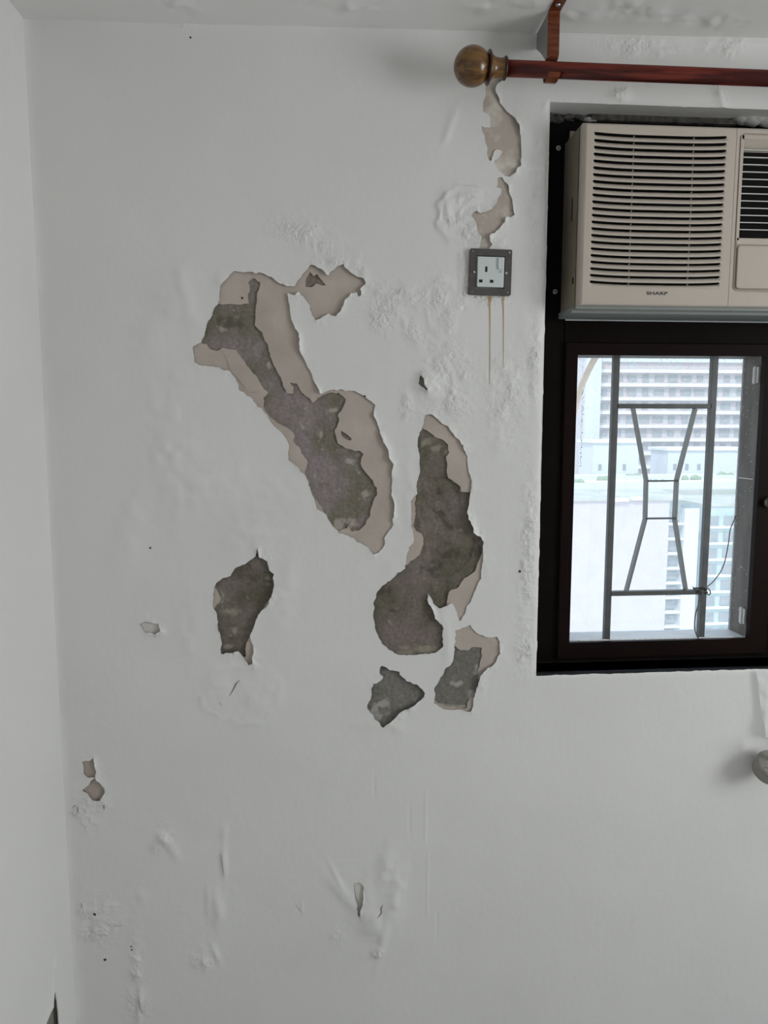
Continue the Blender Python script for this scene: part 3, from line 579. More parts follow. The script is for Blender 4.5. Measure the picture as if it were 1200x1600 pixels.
for k, (a, b) in enumerate([(.512, 1.001), (1.046, 1.535)]):
    bm = bmesh.new()
    x0, x1 = (SX0, SX1) if k == 0 else (1.086, 1.511)
    # mitred face: four trapezoids with depth
    o = [(a, 1.103), (b, 1.103), (b, 1.7995), (a, 1.7995)]; i = [(x0, SZ0), (x1, SZ0), (x1, SZ1), (x0, SZ1)]
    rings = []
    def sc(l, d): 
        cx = (l[0][0]+l[2][0])/2; cz_ = (l[0][1]+l[2][1])/2
        return [(x-math.copysign(d, x-cx), z-math.copysign(d, z-cz_)) for x, z in l]
    loops(bm, [o, o, sc(o, .002), sc(i, -.003), i, i, o], [.13, .066, .064, .064, .067, .084, .13])
    bmesh.ops.remove_doubles(bm, verts=bm.verts, dist=1e-5)
    s = finish('sash', bm, 'bronze_sash', w1)
    # deep tube behind the sash: jambs, head and ledge, then the pane at the outer end
    bm = bmesh.new(); box(bm, x1, x1+.012, .084, .158, SZ0-.01, SZ1+.01); box(bm, x0-.012, x0, .084, .158, SZ0-.01, SZ1+.01)
    finish('jamb', bm, 'jamb', w1, label='dusty brown jamb outside the pane')
    finish('head', B(x0-.012, x1+.012, .084, .160, SZ1, SZ1+.012), 'jamb', w1)
    finish('ledge', B(x0-.012, x1+.012, .084, .160, SZ0-.012, SZ0), 'ledge', w1, label='pale grey ledge')
    g = finish('pane', B(x0, x1, .150, .154, SZ0, SZ1), 'glass', w1)
    bm = bmesh.new()
    for q in range(60): 
        t = q/59; xx = x0+t*(x1-x0); lump(bm, (xx, .088, SZ0+.0005), random.uniform(.0012, .0026), q, 2.5, 1.3, .8)
    finish('caulk_bead', bm, 'caulk', w1, smooth=True)
    if k == 0:
        for zz_ in (1.735, 1.185): 
            bm = bmesh.new(); box(bm, x1-.003, x1+.001, .088, .110, zz_-.018, zz_+.018); lathe(bm, [(-.020, .0035), (.020, .0035)], (x1-.003, .099, zz_), 'z', 10)
            finish('hinge', bm, 'vane', w1, bevel=.0006, label='small pale hinge')
        bm = bmesh.new(); rr = random.Random(4)
        for q in range(70): lump(bm, (x1-.0002, rr.uniform(.09, .148), rr.uniform(SZ0, SZ1)), rr.uniform(.0005, .0011), q, .5, 1, 1.3)
        finish('paint_spatter', bm, 'caulk', w1, label='white paint spatter on the jamb', kind='stuff')
        finish('jamb_joint', B(x1-.0012, x1, .090, .146, 1.5015, 1.503), 'caulk', w1)
# lever on the mullion side stile
bm = bmesh.new(); hx_, hz_ = .9895, 1.452
lathe(bm, [(.064, .013), (.058, .013), (.054, .010), (.046, .009), (.045, .005)], (hx_-.004, 0, hz_), 'y', 24)
box(bm, hx_-.006, hx_+.030, .046, .052, hz_-.008, hz_+.006)
finish('window_handle', bm, 'brass', w1, bevel=.001, label='metal latch handle')
# dirt row and droplets on the glass
bm = bmesh.new(); rr = random.Random(9)
for q in range(42):
    t = q/41; x, z = wp(912-5*t+rr.uniform(-2, 2)*(1-t*.6), 610+118*t, .149); lump(bm, (x, .1492, z), rr.uniform(.0005, .0012), q, 1, .5, 1.3)
finish('dirt_speckles', bm, 'dark_mark', w1, kind='stuff', label='column of dark specks on the pane')
bm = bmesh.new()
for q in range(260):
    x = rr.uniform(SX0, SX1); z = SZ0+(SZ1-SZ0)*(1-rr.random()**2*.6) if rr.random() < .8 else rr.uniform(SZ0, SZ1)
    lump(bm, (x, .1494, z), rr.uniform(.0006, .0018), q, 1, .4, 1.3)
finish('raindrops', bm, 'glass', w1, smooth=True, kind='stuff')

# window grille between sash and pane
GY = .098
gr = thing('window_grille', 'grey steel security grille with hourglass pattern behind the window sash', 'grille', (.536, GY, SZ0))
def gbar(a, b, hw=.0068, hd=.0068, m='grille', name='bar', nm=None):
    bm = bmesh.new(); tube(bm, [(a[0], GY, a[1]), (b[0], GY, b[1])], 0, 4, flat=(hw, hd)); bmesh.ops.remove_doubles(bm, verts=bm.verts, dist=1e-6)
    return finish(name, bm, m, gr, bevel=.0008)
gbar((.6365, SZ0-.002), (.6365, SZ1+.002), name='upright'); gbar((.8605, SZ0-.002), (.8605, SZ1+.002), name='upright')
gbar((.640, 1.6655), (.857, 1.6655), .0052, name='crossbar'); gbar((.640, 1.2435), (.857, 1.2435), .0052, name='crossbar')
hg = [[(.679, 1.661), (.7155, 1.5015), (.7170, 1.4130), (.6795, 1.248)], [(.822, 1.661), (.7865, 1.5015), (.7860, 1.4130), (.820, 1.248)]]
for side in hg:
    bm = bmesh.new()
    for a, b in zip(side, side[1:]): tube(bm, [(a[0], GY, a[1]), (b[0], GY, b[1])], 0, 4, flat=(.0026, .0075))
    bmesh.ops.remove_doubles(bm, verts=bm.verts, dist=1e-6)
    finish('hourglass_bar', bm, 'grille2', gr, label='thin flat bent bar')
for z in (1.4995, 1.4145):
    bm = bmesh.new(); box(bm, .716, .7865, GY-.0075, GY+.0075, z-.0014, z+.0014); finish('link_bar', bm, 'grille', gr)
# wire tied round the grille
def P3(l, Y): return [(wp(a, b, Y)[0], Y, wp(a, b, Y)[1]) for a, b in l]
bm = bmesh.new()
tube(bm, smoothpts(P3([(1150, 806), (1141, 828), (1138, 850), (1130, 885), (1115, 908), (1100, 920)], GY+.012)), .0011, 6)
c = wp(1094, 924, GY)
coil = [(c[0]+.0105*math.cos(a)+.006*math.sin(a*.37), GY+.0115*math.sin(a), c[1]-.004+.0009*a*.6+.004*math.sin(a*1.7)) for a in np.arange(0, 26, .35)]
tube(bm, coil, .0015, 6)
tube(bm, [(c[0]-.010-.0095*math.cos(a)*.3+.0006*k, GY+.0085*math.cos(a), c[1]+.0085*math.sin(a)) for k, a in enumerate(np.arange(0, 19, .35))], .0013, 6)
tube(bm, smoothpts(P3([(1082, 917), (1090, 921), (1098, 925)], GY-.013)), .0012, 6)
tube(bm, smoothpts(P3([(1095, 930), (1091, 945), (1086, 965), (1086, 985), (1092, 998), (1096, 1001)], GY-.012)), .0013, 6)
wr = finish('wire', bm, 'wire', None, smooth=True); wr['label'] = 'thin dark wire wound round the lower right corner of the grille'; wr['category'] = 'wire'

# ------------------------------------------------------------------ air conditioner and its black panel
AX0, AX1, AZ0, AZ1, AY = .497, 1.10, 1.857, 2.199, -.055
pn = thing('mounting_panel', 'black painted board with screws around the air conditioner', 'panel', (WX0, .07, 1.845))
bm = bmesh.new(); box(bm, WX0, AX0+.004, .060, .0715, 1.846, WZ1-.001); box(bm, AX1-.004, WX1, .060, .0715, 1.846, WZ1-.001); box(bm, AX0+.004, AX1-.004, .060, .0715, 2.226, WZ1-.012); finish('board', bm, 'black', pn)
for px, py in [(872, 232), (867, 456), (1330, 240)]:
    x, z = wp(px, py, .06); bm = bmesh.new(); lathe(bm, [(.0605, .0052), (.0575, .0052), (.0565, .004)], (x, 0, z), 'y', 20)
    s = finish('screw', bm, 'screw', pn, smooth=False, label='grey cross head screw')
    bm = bmesh.new(); box(bm, x-.0028, x+.0028, .0562, .0566, z-.0006, z+.0006); box(bm, x-.0006, x+.0006, .0562, .0566, z-.0028, z+.0028); 
    finish('cross_slot', bm, 'hole', s)
ac = thing('air_conditioner', 'beige window air conditioner with slatted front in the upper window opening', 'air conditioner', (AX0, .07, AZ0))
bm = bmesh.new(); box(bm, AX0, AX1, AY+.022, .0599, AZ0+.002, AZ1); box(bm, AX0+.01, AX1-.01, .0599, .42, AZ0, 2.225)
finish('casing', bm, 'ac_side', ac, bevel=.003)
bm = bmesh.new(); box(bm, AX0-.004, AX1+.004, AY+.030, .0598, 1.8465, AZ0+.0015); box(bm, AX0-.001, AX1+.001, AY+.012, AY+.030, 1.852, AZ0+.001)
finish('drip_tray', bm, 'ac_tray', ac, bevel=.0015, label='grey lip under the unit')
# side slot and latch
finish('side_slot', B(AX0-.0006, AX0+.001, .000, .004, 2.03, 2.075), 'acdark', ac); finish('side_slot', B(AX0-.0006, AX0+.001, -.018, -.012, 1.905, 1.917), 'acdark', ac)
# intake panel: slatted surface
FX0, FX1 = AX0+.006, .8005; gx0, gx1 = .5155, .7825; gz_top, gz_bot, NS = 2.1765, 1.9005, 23; pitch = (gz_top-gz_bot)/(NS-1)
cols = sorted(set([FX0, FX1]+[gx0-.002, gx0, gx0+.002, gx0+.005, gx0+.009]+list(np.linspace(gx0+.014, gx1-.014, 60))+[gx1-.009, gx1-.005, gx1-.002, gx1, gx1+.002]))
rows = [(AZ1-.006, 'f', 0), (gz_top+.012, 'f', 0)]
for k in range(NS):
    c = gz_top-k*pitch
    rows += [(c+.0034, 'lip', 0), (c+.0016, 'top', 1), (c+.00155, 'deep', 1), (c-.00155, 'deep', 1), (c-.0016, 'bot', 1), (c-.0036, 'b2', 0), (c-.0060, 'b3', 0)]
rows += [(gz_bot-.010, 'f', 0), (AZ0+.004, 'f', 0)]
def curve(x):
    t = (x-gx0)/(gx1-gx0); return .0034*(abs(2*min(max(t, 0), 1)-1)**3.2) if 0 <= t <= 1 else .0034
bm = bmesh.new(); G = []
for z, kind, s_ in rows:
    r_ = []
    for x in cols:
        t = min(x-gx0, gx1-x); e = min(max(t/.006, 0), 1); e = e*e*(3-2*e)
        off = (curve(x)-.0008) if kind != 'f' else 0
        y = {'f': 0, 'lip': .0, 'top': .0004, 'deep': .013, 'bot': .0056, 'b2': .0036, 'b3': .0011}[kind]*(e if kind != 'deep' else (1 if e > .5 else .0))
        ez = .55+.45*e
        zc = z
        if kind in ('top', 'deep', 'bot'):
            c = gz_top-round((gz_top-z)/pitch)*pitch; zc = c+(z-c)*ez
        r_.append(bm.verts.new((x, AY+y, zc+off)))
    G.append(r_)
for j in range(len(G)-1):
    dk = rows[j][1] in ('top', 'deep') and rows[j+1][1] in ('deep', 'bot')
    for i in range(len(cols)-1):
        fc = bm.faces.new([G[j][i], G[j][i+1], G[j+1][i+1], G[j+1][i]])
        mid = (cols[i]+cols[i+1])/2; fc.material_index = 1 if (dk and gx0+.002 < mid < gx1-.002) else 0
        fc.smooth = rows[j][1] in ('bot', 'b2', 'b3') and rows[j+1][1] in ('b2', 'b3', 'lip')
# chamfered skirt around the panel
def strip(bm, pts_a, pts_b):
    a = [bm.verts.new(p) for p in pts_a]; b = [bm.verts.new(p) for p in pts_b]
    for i in range(len(a)-1): bm.faces.new([a[i], a[i+1], b[i+1], b[i]])
za_, zb_ = AZ0+.004, AZ1-.006
prof = [(0, 0), (.0022, .0012), (.0045, .0045), (.006, .010), (.006, .026)]
for (d0, y0), (d1, y1) in zip(prof, prof[1:]):
    strip(bm, [(FX0-d0, AY+y0, za_-min(d0, .003)), (FX0-d0, AY+y0, zb_+d0)], [(FX0-d1, AY+y1, za_-min(d1, .003)), (FX0-d1, AY+y1, zb_+d1)])
    strip(bm, [(FX0-d0, AY+y0, zb_+d0), (FX1, AY+y0, zb_+d0)], [(FX0-d1, AY+y1, zb_+d1), (FX1, AY+y1, zb_+d1)])
    strip(bm, [(FX0-d0, AY+y0, za_-min(d0, .003)), (FX1, AY+y0, za_-min(d0, .003))], [(FX0-d1, AY+y1, za_-min(d1, .003)), (FX1, AY+y1, za_-min(d1, .003))])
me = bpy.data.meshes.new('intake_panel'); bmesh.ops.translate(bm, verts=bm.verts, vec=-Vector(ac.location)); bmesh.ops.recalc_face_normals(bm, faces=bm.faces); bm.to_mesh(me); bm.free(); setm(me, 'ac', 'acdark'); link('intake_panel', me, ac)
for fx in (.308, .757):
    x = gx0+(gx1-gx0)*fx; bm = bmesh.new()
    for k in range(NS):
        z = gz_top-k*pitch+curve(x)-.0008; box(bm, x-.0005, x+.0005, AY+.0045, AY+.012, z-.0021, z+.0021)
    finish('slat_rib', bm, 'ac', ac)
# outlet panel with recess, vanes and flap
RX0, RX1 = .8012, AX1-.006
bm = bmesh.new()
inner = rrect(.8072, 1.082, 1.886, 2.187, .010)
n = len(inner); cxm, czm = (RX0+RX1)/2, (za_+zb_)/2
def toRect(p, x0, x1, z0, z1):
    return (min(max(x0 if p[0] < x0+.03 else (x1 if p[0] > x1-.03 else p[0]), x0), x1), (z0 if p[1] < z0+.045 else (z1 if p[1] > z1-.03 else p[1])))
outer = [toRect(p, RX0, RX1, za_, zb_) for p in inner]
ins = lambda d: rrect(.8072+d, 1.082-d, 1.886+d, 2.187-d, .010-min(d, .008)*.6)
op = rrect(.8135, 1.076, 1.990, 2.170, .006)
loops(bm, [outer, inner, ins(.0012), ins(.0026), ins(.0050)], [AY, AY, AY+.0035, AY+.0035, AY])
bmesh.ops.remove_doubles(bm, verts=bm.verts, dist=1e-6)
for (d0, y0), (d1, y1) in zip(prof, prof[1:]):
    strip(bm, [(RX0, AY+y0, zb_+d0), (RX1+d0, AY+y0, zb_+d0)], [(RX0, AY+y1, zb_+d1), (RX1+d1, AY+y1, zb_+d1)])
    strip(bm, [(RX1+d0, AY+y0, za_), (RX1+d0, AY+y0, zb_+d0)], [(RX1+d1, AY+y1, za_), (RX1+d1, AY+y1, zb_+d1)])
    strip(bm, [(RX0, AY+y0, za_-min(d0, .003)), (RX1+d0, AY+y0, za_-min(d0, .003))], [(RX0, AY+y1, za_-min(d1, .003)), (RX1+d1, AY+y1, za_-min(d1, .003))])
strip(bm, [(RX0, AY, za_), (RX0, AY, zb_)], [(RX0, AY+.02, za_), (RX0, AY+.02, zb_)])
finish('outlet_panel', bm, 'ac', ac)
i5 = ins(.0050)
bm = bmesh.new()
# surface between the rim and the outlet: top sloped lip, sides, bottom bar
x0, x1 = .8122, 1.077
box(bm, x0-.002, x0+.004, AY, AY+.03, 1.986, 2.183); box(bm, x1-.004, x1+.002, AY, AY+.03, 1.986, 2.183); box(bm, x0, x1, AY, AY+.03, 2.176, 2.183); box(bm, x0, x1, AY-.0, AY+.03, 1.978, 1.990)
vs = [(x0+.003, AY+.001, 2.1765), (x1-.003, AY+.001, 2.1765), (x1-.003, AY+.02, 2.158), (x0+.003, AY+.02, 2.158)]; quad(bm, *vs)
finish('outlet_surround', bm, 'ac', ac)
finish('outlet_recess', B(x0, x1, AY+.0195, AY+.0215, 1.985, 2.178), 'acdark', ac)
for k in range(12):
    z = 2.1575-k*.01365; bm = bmesh.new()
    vs = [(x0+.003, AY+.004, z+.0009), (x1-.003, AY+.004, z+.0009), (x1-.003, AY+.004, z-.0009), (x0+.003, AY+.004, z-.0009), (x0+.003, AY+.018, z+.0040), (x1-.003, AY+.018, z+.0040), (x1-.003, AY+.018, z+.0026), (x0+.003, AY+.018, z+.0026)]
    V = [bm.verts.new(p) for p in vs]
    for q in [(0, 1, 2, 3), (4, 7, 6, 5), (0, 4, 5, 1), (3, 2, 6, 7), (0, 3, 7, 4), (1, 5, 6, 2)]: bm.faces.new([V[i] for i in q])
    finish('vane', bm, 'vane', ac)
bm = bmesh.new(); fl = lambda d, r=.006: rrect(.8145+d, 1.0755-d, 1.893+d, 1.9755-d, r)
loops(bm, [fl(0), fl(0), fl(.0012, .005), fl(.03, .004)], [AY+.006, AY-.001, AY-.0022, AY-.0022], cap=True); finish('control_flap', bm, 'ac', ac, label='plain control flap')
bm = bmesh.new(); strip(bm, [(.8122, AY+.003, 1.891), (1.078, AY+.003, 1.891)], [(.8122, AY+.003, 1.985), (1.078, AY+.003, 1.985)]); finish('flap_recess', bm, 'ac', ac)
# logo lettering
cu = bpy.data.curves.new('logo', 'FONT'); cu.body = 'SHARP'; cu.size = .0100; cu.offset = .00028; cu.extrude = .0002; cu.space_character = 1.08
tmp = bpy.data.objects.new('logo_tmp', cu); C.collection.objects.link(tmp); bpy.context.view_layer.update()
me = bpy.data.meshes.new_from_object(tmp.evaluated_get(bpy.context.evaluated_depsgraph_get())); bpy.data.objects.remove(tmp)
v = np.array([q.co[:] for q in me.vertices]); sx = (.6755-.6325)/(v[:, 0].max()-v[:, 0].min()); vx = v[:, 0].min(); sz = .0064/(v[:, 1].max()-v[:, 1].min()); vz = v[:, 1].min()
for q in me.vertices:
    x, z, y = q.co; q.co = (.6325+(x-vx)*sx-AX0, AY-.0004-y-.07, 1.8785+(z-vz)*sz-AZ0)
me.materials.clear(); setm(me, 'logo'); link('logo', me, ac, label='small dark grey lettering')
# drain hose outside, leaving the rear of the unit
bm = bmesh.new(); tube(bm, smoothpts([(.70, .30, 1.875), (.685, .30, 1.865)]+[(wp(a, b, .29)[0], .29, wp(a, b, .29)[1]) for a, b in [(940, 540), (926, 566), (912, 595), (900, 630), (894, 665), (891, 710), (886, 770)]]), .0075, 12)
finish('drain_hose', bm, 'hose', ac, smooth=True, label='orange drain hose outside the pane')

# ------------------------------------------------------------------ curtain rod, finial, bracket
RY, RZ = -.075, 2.279
rod = thing('curtain_rod', 'reddish mahogany curtain rod with a round wooden knob end', 'curtain rod', (.24, RY, RZ))
bm = bmesh.new(); lathe(bm, [(.335, .0142), (2.05, .0142)], (0, RY, RZ), 'x', 40); finish('pole', bm, 'rod', rod, smooth=False)
for p in rod.children[0].data.polygons: p.use_smooth = len(p.vertices) == 4
bm = bmesh.new(); R_ = .0345; cx = .2755
pr = [(cx-R_*math.cos(a), max(R_*math.sin(a), .0004)) for a in np.linspace(0, math.pi-.62, 26)]
lathe(bm, pr, (0, RY, RZ+.001), 'x', 48); fin = finish('finial', bm, 'ball', rod, smooth=True, label='round olive brown wooden knob')
bm = bmesh.new(); lathe(bm, [(.3028, .018), (.3035, .0285), (.3055, .0300), (.3075, .0285), (.3082, .018)], (0, RY, RZ), 'x', 48); finish('collar_ring', bm, 'ring', fin, smooth=True)
bm = bmesh.new(); lathe(bm, [(.306, .0265), (.309, .0250), (.313, .0205), (.318, .0178), (.326, .0168), (.333, .0172), (.336, .0176)], (0, RY, RZ), 'x', 48); finish('neck', bm, 'ball', fin, smooth=True)
bm = bmesh.new(); lathe(bm, [(.334, .015), (.3345, .0195), (.3365, .0205), (.3385, .0195), (.339, .0145)], (0, RY, RZ), 'x', 48); finish('collar_ring', bm, 'ring', fin, smooth=True)
br = thing('rod_bracket', 'wood-grained metal strap bracket holding the curtain rod from the ceiling', 'bracket', (.4225, -.03, 2.38))
bx0, bx1 = .4145, .4365; cz0 = ceilz(.42)
bm = bmesh.new()
# strap: ceiling foot, vertical drop in front of the rod's back, hook under the rod
path = [(-.118, cz0-.0012), (-.082, cz0-.0012), (-.079, cz0-.004), (-.079, 2.305), (-.074, 2.2995), (-.060, 2.2975), (-.0565, 2.290), (-.0565, 2.270), (-.060, 2.2625), (-.070, 2.2605), (-.086, 2.2625), (-.0925, 2.268)]
t_ = .0016
def ribbon(bm, path, x0, x1, t):
    for (ya, za), (yb, zb_) in zip(path, path[1:]):
        d = Vector((yb-ya, zb_-za)).normalized(); nrm = Vector((-d.y, d.x))*t*.5
        vs = []
        for x in (x0, x1):
            for (yy, zz_), s_ in (((ya, za), 1), ((yb, zb_), 1), ((yb, zb_), -1), ((ya, za), -1)): vs.append(bm.verts.new((x, yy+nrm.x*s_-d.x*0, zz_+nrm.y*s_)))
        for q in [(0, 1, 2, 3), (4, 7, 6, 5), (0, 4, 5, 1), (1, 5, 6, 2), (2, 6, 7, 3), (3, 7, 4, 0)]: bm.faces.new([vs[i] for i in q])
ribbon(bm, path, bx0, bx1, t_); finish('strap', bm, 'bracket', br, label='wood-grain strap')
bm = bmesh.new()
pts = [(-.077, cz0-.002), (-.0015, cz0-.002), (-.0015, cz0-.030), (-.020, 2.337), (-.045, 2.318), (-.064, 2.300), (-.077, 2.300)]
a = [bm.verts.new((bx0+.001, y, z)) for y, z in pts]; b = [bm.verts.new((bx0+.003, y, z)) for y, z in pts]
bm.faces.new(a); bm.faces.new(b[::-1])
for i in range(len(pts)): bm.faces.new([a[i], a[(i+1) % len(a)], b[(i+1) % len(a)], b[i]])
finish('side_plate', bm, 'galv', br, label='grey metal gusset')
bm = bmesh.new(); lathe(bm, [(cz0-.0024, .0045), (cz0-.0042, .0035)], ((bx0+bx1)/2, -.102, 0), 'z', 14); finish('screw', bm, 'screw', br)

# ------------------------------------------------------------------ socket without its cover plate
sc_ = wp(765, 426.5); SXc, SZc = sc_
so = thing('power_socket', 'three-pin wall socket with bare dark grey frame and no cover plate', 'socket', (SXc, -.002, SZc))
so.rotation_euler = (0, math.radians(.9), 0)
def local(name, bm, m, par=so, bevel=0, **k):
    bmesh.ops.translate(bm, verts=bm.verts, vec=Vector(so.location)+(Vector(par.location) if par is not so else Vector((0, 0, 0))))
    if par is not so:
        bmesh.ops.translate(bm, verts=bm.verts, vec=-Vector(par.location))
    o = bpy.data.objects.new(name, None)
    bpy.data.objects.remove(o)
    bmesh.ops.translate(bm, verts=bm.verts, vec=-Vector(so.location))
    if bevel: bmesh.ops.bevel(bm, geom=list(bm.edges), offset=bevel, segments=2, affect='EDGES')
    me = bpy.data.meshes.new(name); bmesh.ops.recalc_face_normals(bm, faces=bm.faces); bm.to_mesh(me); bm.free(); setm(me, m)
    return link(name, me, par, **k)
bm = bmesh.new(); O = rrect(-.0425, .0425, -.0445, .0445, .003, 4); I = rrect(-.0300, .0290, -.0318, .0310, .001, 4)
loops(bm, [O, O, I, I], [.004, -.007, -.007, .012]); local('mounting_frame', bm, 'sockframe', label='dark grey mounting frame')
local('box_interior', B(-.031, .030, .0035, .0042, -.0325, .0320), 'hole')
bm = bmesh.new(); 
mod = local('socket_module', B(-.0272, .0268, -.0100, .003, -.0296, .0288), 'socket', bevel=.0008, label='white socket module')
for x, z, a, b in [(-.0095, .0045, .0022, .0052), (-.0200, -.0185, .0035, .0028), (.0020, -.0185, .0035, .0028)]:
    local('pin_slot', B(x-a, x+a, -.0103, -.0095, z-b, z+b), 'hole', mod)
local('rocker_switch', B(.0135, .0245, -.0128, -.0098, .0045, .0270), 'socket', mod, bevel=.0006)
local('switch_mark', B(.0165, .0215, -.0102, -.0096, -.0005, .0010), 'logo', mod)
for x, z, r in [(-.0365, .0385, .0014), (.0365, .0385, .0018), (-.0365, -.0390, .0014), (.0360, -.0385, .0015), (-.0335, -.001, .0022), (.0315, -.001, .0026)]:
    bm = bmesh.new(); lathe(bm, [(-.0068, r), (-.0082, r*.9), (-.0086, r*.5)], (x, 0, z), 'y', 14); local('screw', bm, 'screw')
bm = bmesh.new()
for k in range(16): lump(bm, (SXc-.046+.006*random.random()-.004, -.001, SZc-.045+.055*random.random()), random.uniform(.003, .006), k+200, 1, .5, 1.3)
for k in range(8): lump(bm, (SXc-.03+.06*random.random(), -.001, SZc-.048), random.uniform(.002, .004), k+230, 1.4, .5, .8)
finish('filler_crumbs', bm, 'paint', wall, smooth=True)

# ------------------------------------------------------------------ fitting and film at the lower right
fit = thing('wall_fitting', 'grey round plastic fitting with faint red print on the wall below the window', 'fitting', (.955, -.03, .885))
fx, fz = wp(1204, 1199, -.04)
bm = bmesh.new(); lathe(bm, [(-.020, .001), (-.0195, .030), (-.017, .0330), (.010, .0345), (.0145, .0330), (.0165, .029), (.0170, .001)], (0, 0, 0), 'z', 44)
bmesh.ops.rotate(bm, verts=bm.verts, cent=(0, 0, 0), matrix=Matrix.Rotation(math.radians(38), 3, 'X')); bmesh.ops.translate(bm, verts=bm.verts, vec=(fx, -.040, fz))
cap = finish('round_cap', bm, 'knob', fit, smooth=True)
bm = bmesh.new(); lathe(bm, [(.016, .006), (.070, .0055)], (0, 0, 0), 'z', 14); bmesh.ops.rotate(bm, verts=bm.verts, cent=(0, 0, 0), matrix=Matrix.Rotation(math.radians(20), 3, 'X')); bmesh.ops.translate(bm, verts=bm.verts, vec=(fx+.003, -.040, fz)); finish('stem', bm, 'wire', fit, smooth=True, label='dark stem')
bm = bmesh.new(); lathe(bm, [(-.030, .012), (.0, .012)], (fx, .0, fz), 'y', 20); finish('wall_spigot', bm, 'knob', fit, smooth=True)
bm = bmesh.new()
rot = Matrix.Rotation(math.radians(38), 3, 'X')
for k in range(7):
    x = -.026+.006*k; p = [rot @ Vector((x+.002*math.sin(k*2+q*1.3), -.0205-.003*0, .0172)) for q in range(1)]
    a = Vector((x, -.010+.0025*math.sin(k*2.2), .0171)); b_ = Vector((x+.0045, -.010+.0025*math.sin(k*2.2+1.9), .0171))
    tube(bm, [rot @ a+Vector((fx, -.040, fz)), rot @ b_+Vector((fx, -.040, fz))], .0009, 5)
finish('red_print', bm, 'redprint', cap)
# plastic film hanging from the sill
bm = bmesh.new(); nu, nv = 40, 46; g = []
for j in range(nv+1):
    v = j/nv; r_ = []
    for i in range(nu+1):
        u = i/nu; x = .935+.20*u-.03*0+.02*v*(1-u)*1.2; z = 1.089-.20*v*(.75+.25*u)
        y = -.006-.018*v*(1+.8*math.sin(u*17+v*2))*(.4+.6*u)-.004*math.sin(u*43+v*9)*v-.004*float(vnoise(np.array(u), np.array(v), .12, 5))
        r_.append(bm.verts.new((x, min(y, -.003), z)))
    g.append(r_)
for j in range(nv):
    for i in range(nu): bm.faces.new([g[j][i], g[j][i+1], g[j+1][i+1], g[j+1][i]])
fm = finish('plastic_film', bm, 'film', None, smooth=True); fm['label'] = 'crinkled clear plastic film hanging under the window sill'; fm['category'] = 'plastic film'

# ------------------------------------------------------------------ outside
def ext(name, label, cat, loc, group=None): return thing(name, label, cat, loc, group)
GZ = -75
slab('ground', -250, 400, 8, 500, GZ-1, GZ, 'x_street')
def wx(px, Y): return wp(px, 667, Y)[0]
def wz(py, Y): return wp(1000, py, Y)[1]
# far residential slab
Y0 = 150; x0, x1 = wx(926, Y0), wx(1330, Y0)
fs = ext('apartment_block', 'long pink and grey apartment block with white floor bands, farthest away', 'building', ((x0+x1)/2, Y0, GZ))
finish('wall', B(x0, x1, Y0, Y0+14, GZ, wz(566, Y0)), 'x_pink', fs)
zr = wz(566, Y0); step = (wz(602, Y0)-wz(623.5, Y0)); z = wz(602, Y0); zlist = [z+step]+[z-step*k for k in range(0, 12)]
for k, zz_ in enumerate(zlist):
    finish('floor_band', B(x0-.3, x1+.3, Y0-1.0, Y0+.2, zz_-.32, zz_+.32), 'x_ledge', fs)
finish('roof_parapet', B(x0-.3, x1+.3, Y0-.6, Y0+14, zr, zr+3.2), 'x_bluewhite', fs)
wm = bpy.data.meshes.new('far_window'); bm = B(-1.1, 1.1, -.12, .05, -.8, .8); bm.to_mesh(wm); bm.free(); setm(wm, 'x_win')
cnt = 0
for zz_ in zlist[:7]:
    for k in range(14):
        xx = x0+2.2+k*2.95
        if xx > x1-1: break
        o = link('window', wm, fs); o.location = (xx-fs.location.x, -.0, zz_-step*.5-GZ); o.scale = (random.choice([.6, .9, 1]), 1, random.choice([.8, 1]))
finish('end_wall', B(wx(903, Y0), x0, Y0-4, Y0+14, GZ, wz(540, Y0)), 'x_bluewhite', fs, label='plain bluish end wall')
# left neighbour of the slab
x2 = wx(903, 150); nb = ext('side_block', 'pale block with small dark openings left of the long apartment block', 'building', (x2-8, 150, GZ))
finish('wall', B(x2-24, x2-.05, 148, 166, GZ, wz(520, 150)), 'x_white', nb)
# podium boxes in front of the slab
Y1 = 124
zt = wz(782, 80)
for i, (a, b, c_, lab) in enumerate([(928, 1000, 692, 'bluish plant room on the roof, left of the chimney stub'), (1046, 1172, 704, 'long pale plant room on the roof at the right')]):
    xa, xb = wx(a, Y1), wx(b, Y1); t_ = ext('rooftop_room', lab, 'rooftop room', ((xa+xb)/2, Y1, (zt-3)))
    finish('wall', B(xa, xb, Y1, Y1+7, (zt-3), wz(c_, Y1)), 'x_bluewhite', t_); finish('roof', B(xa-.4, xb+.4, Y1-.4, Y1+7.4, wz(c_, Y1), wz(c_, Y1)+.5), 'x_ledge', t_)
    for q in range(3): finish('window', B(xa+1+q*2.2, xa+1.6+q*2.2, Y1-.05, Y1+.02, wz(735, Y1), wz(725, Y1)), 'x_win', t_)
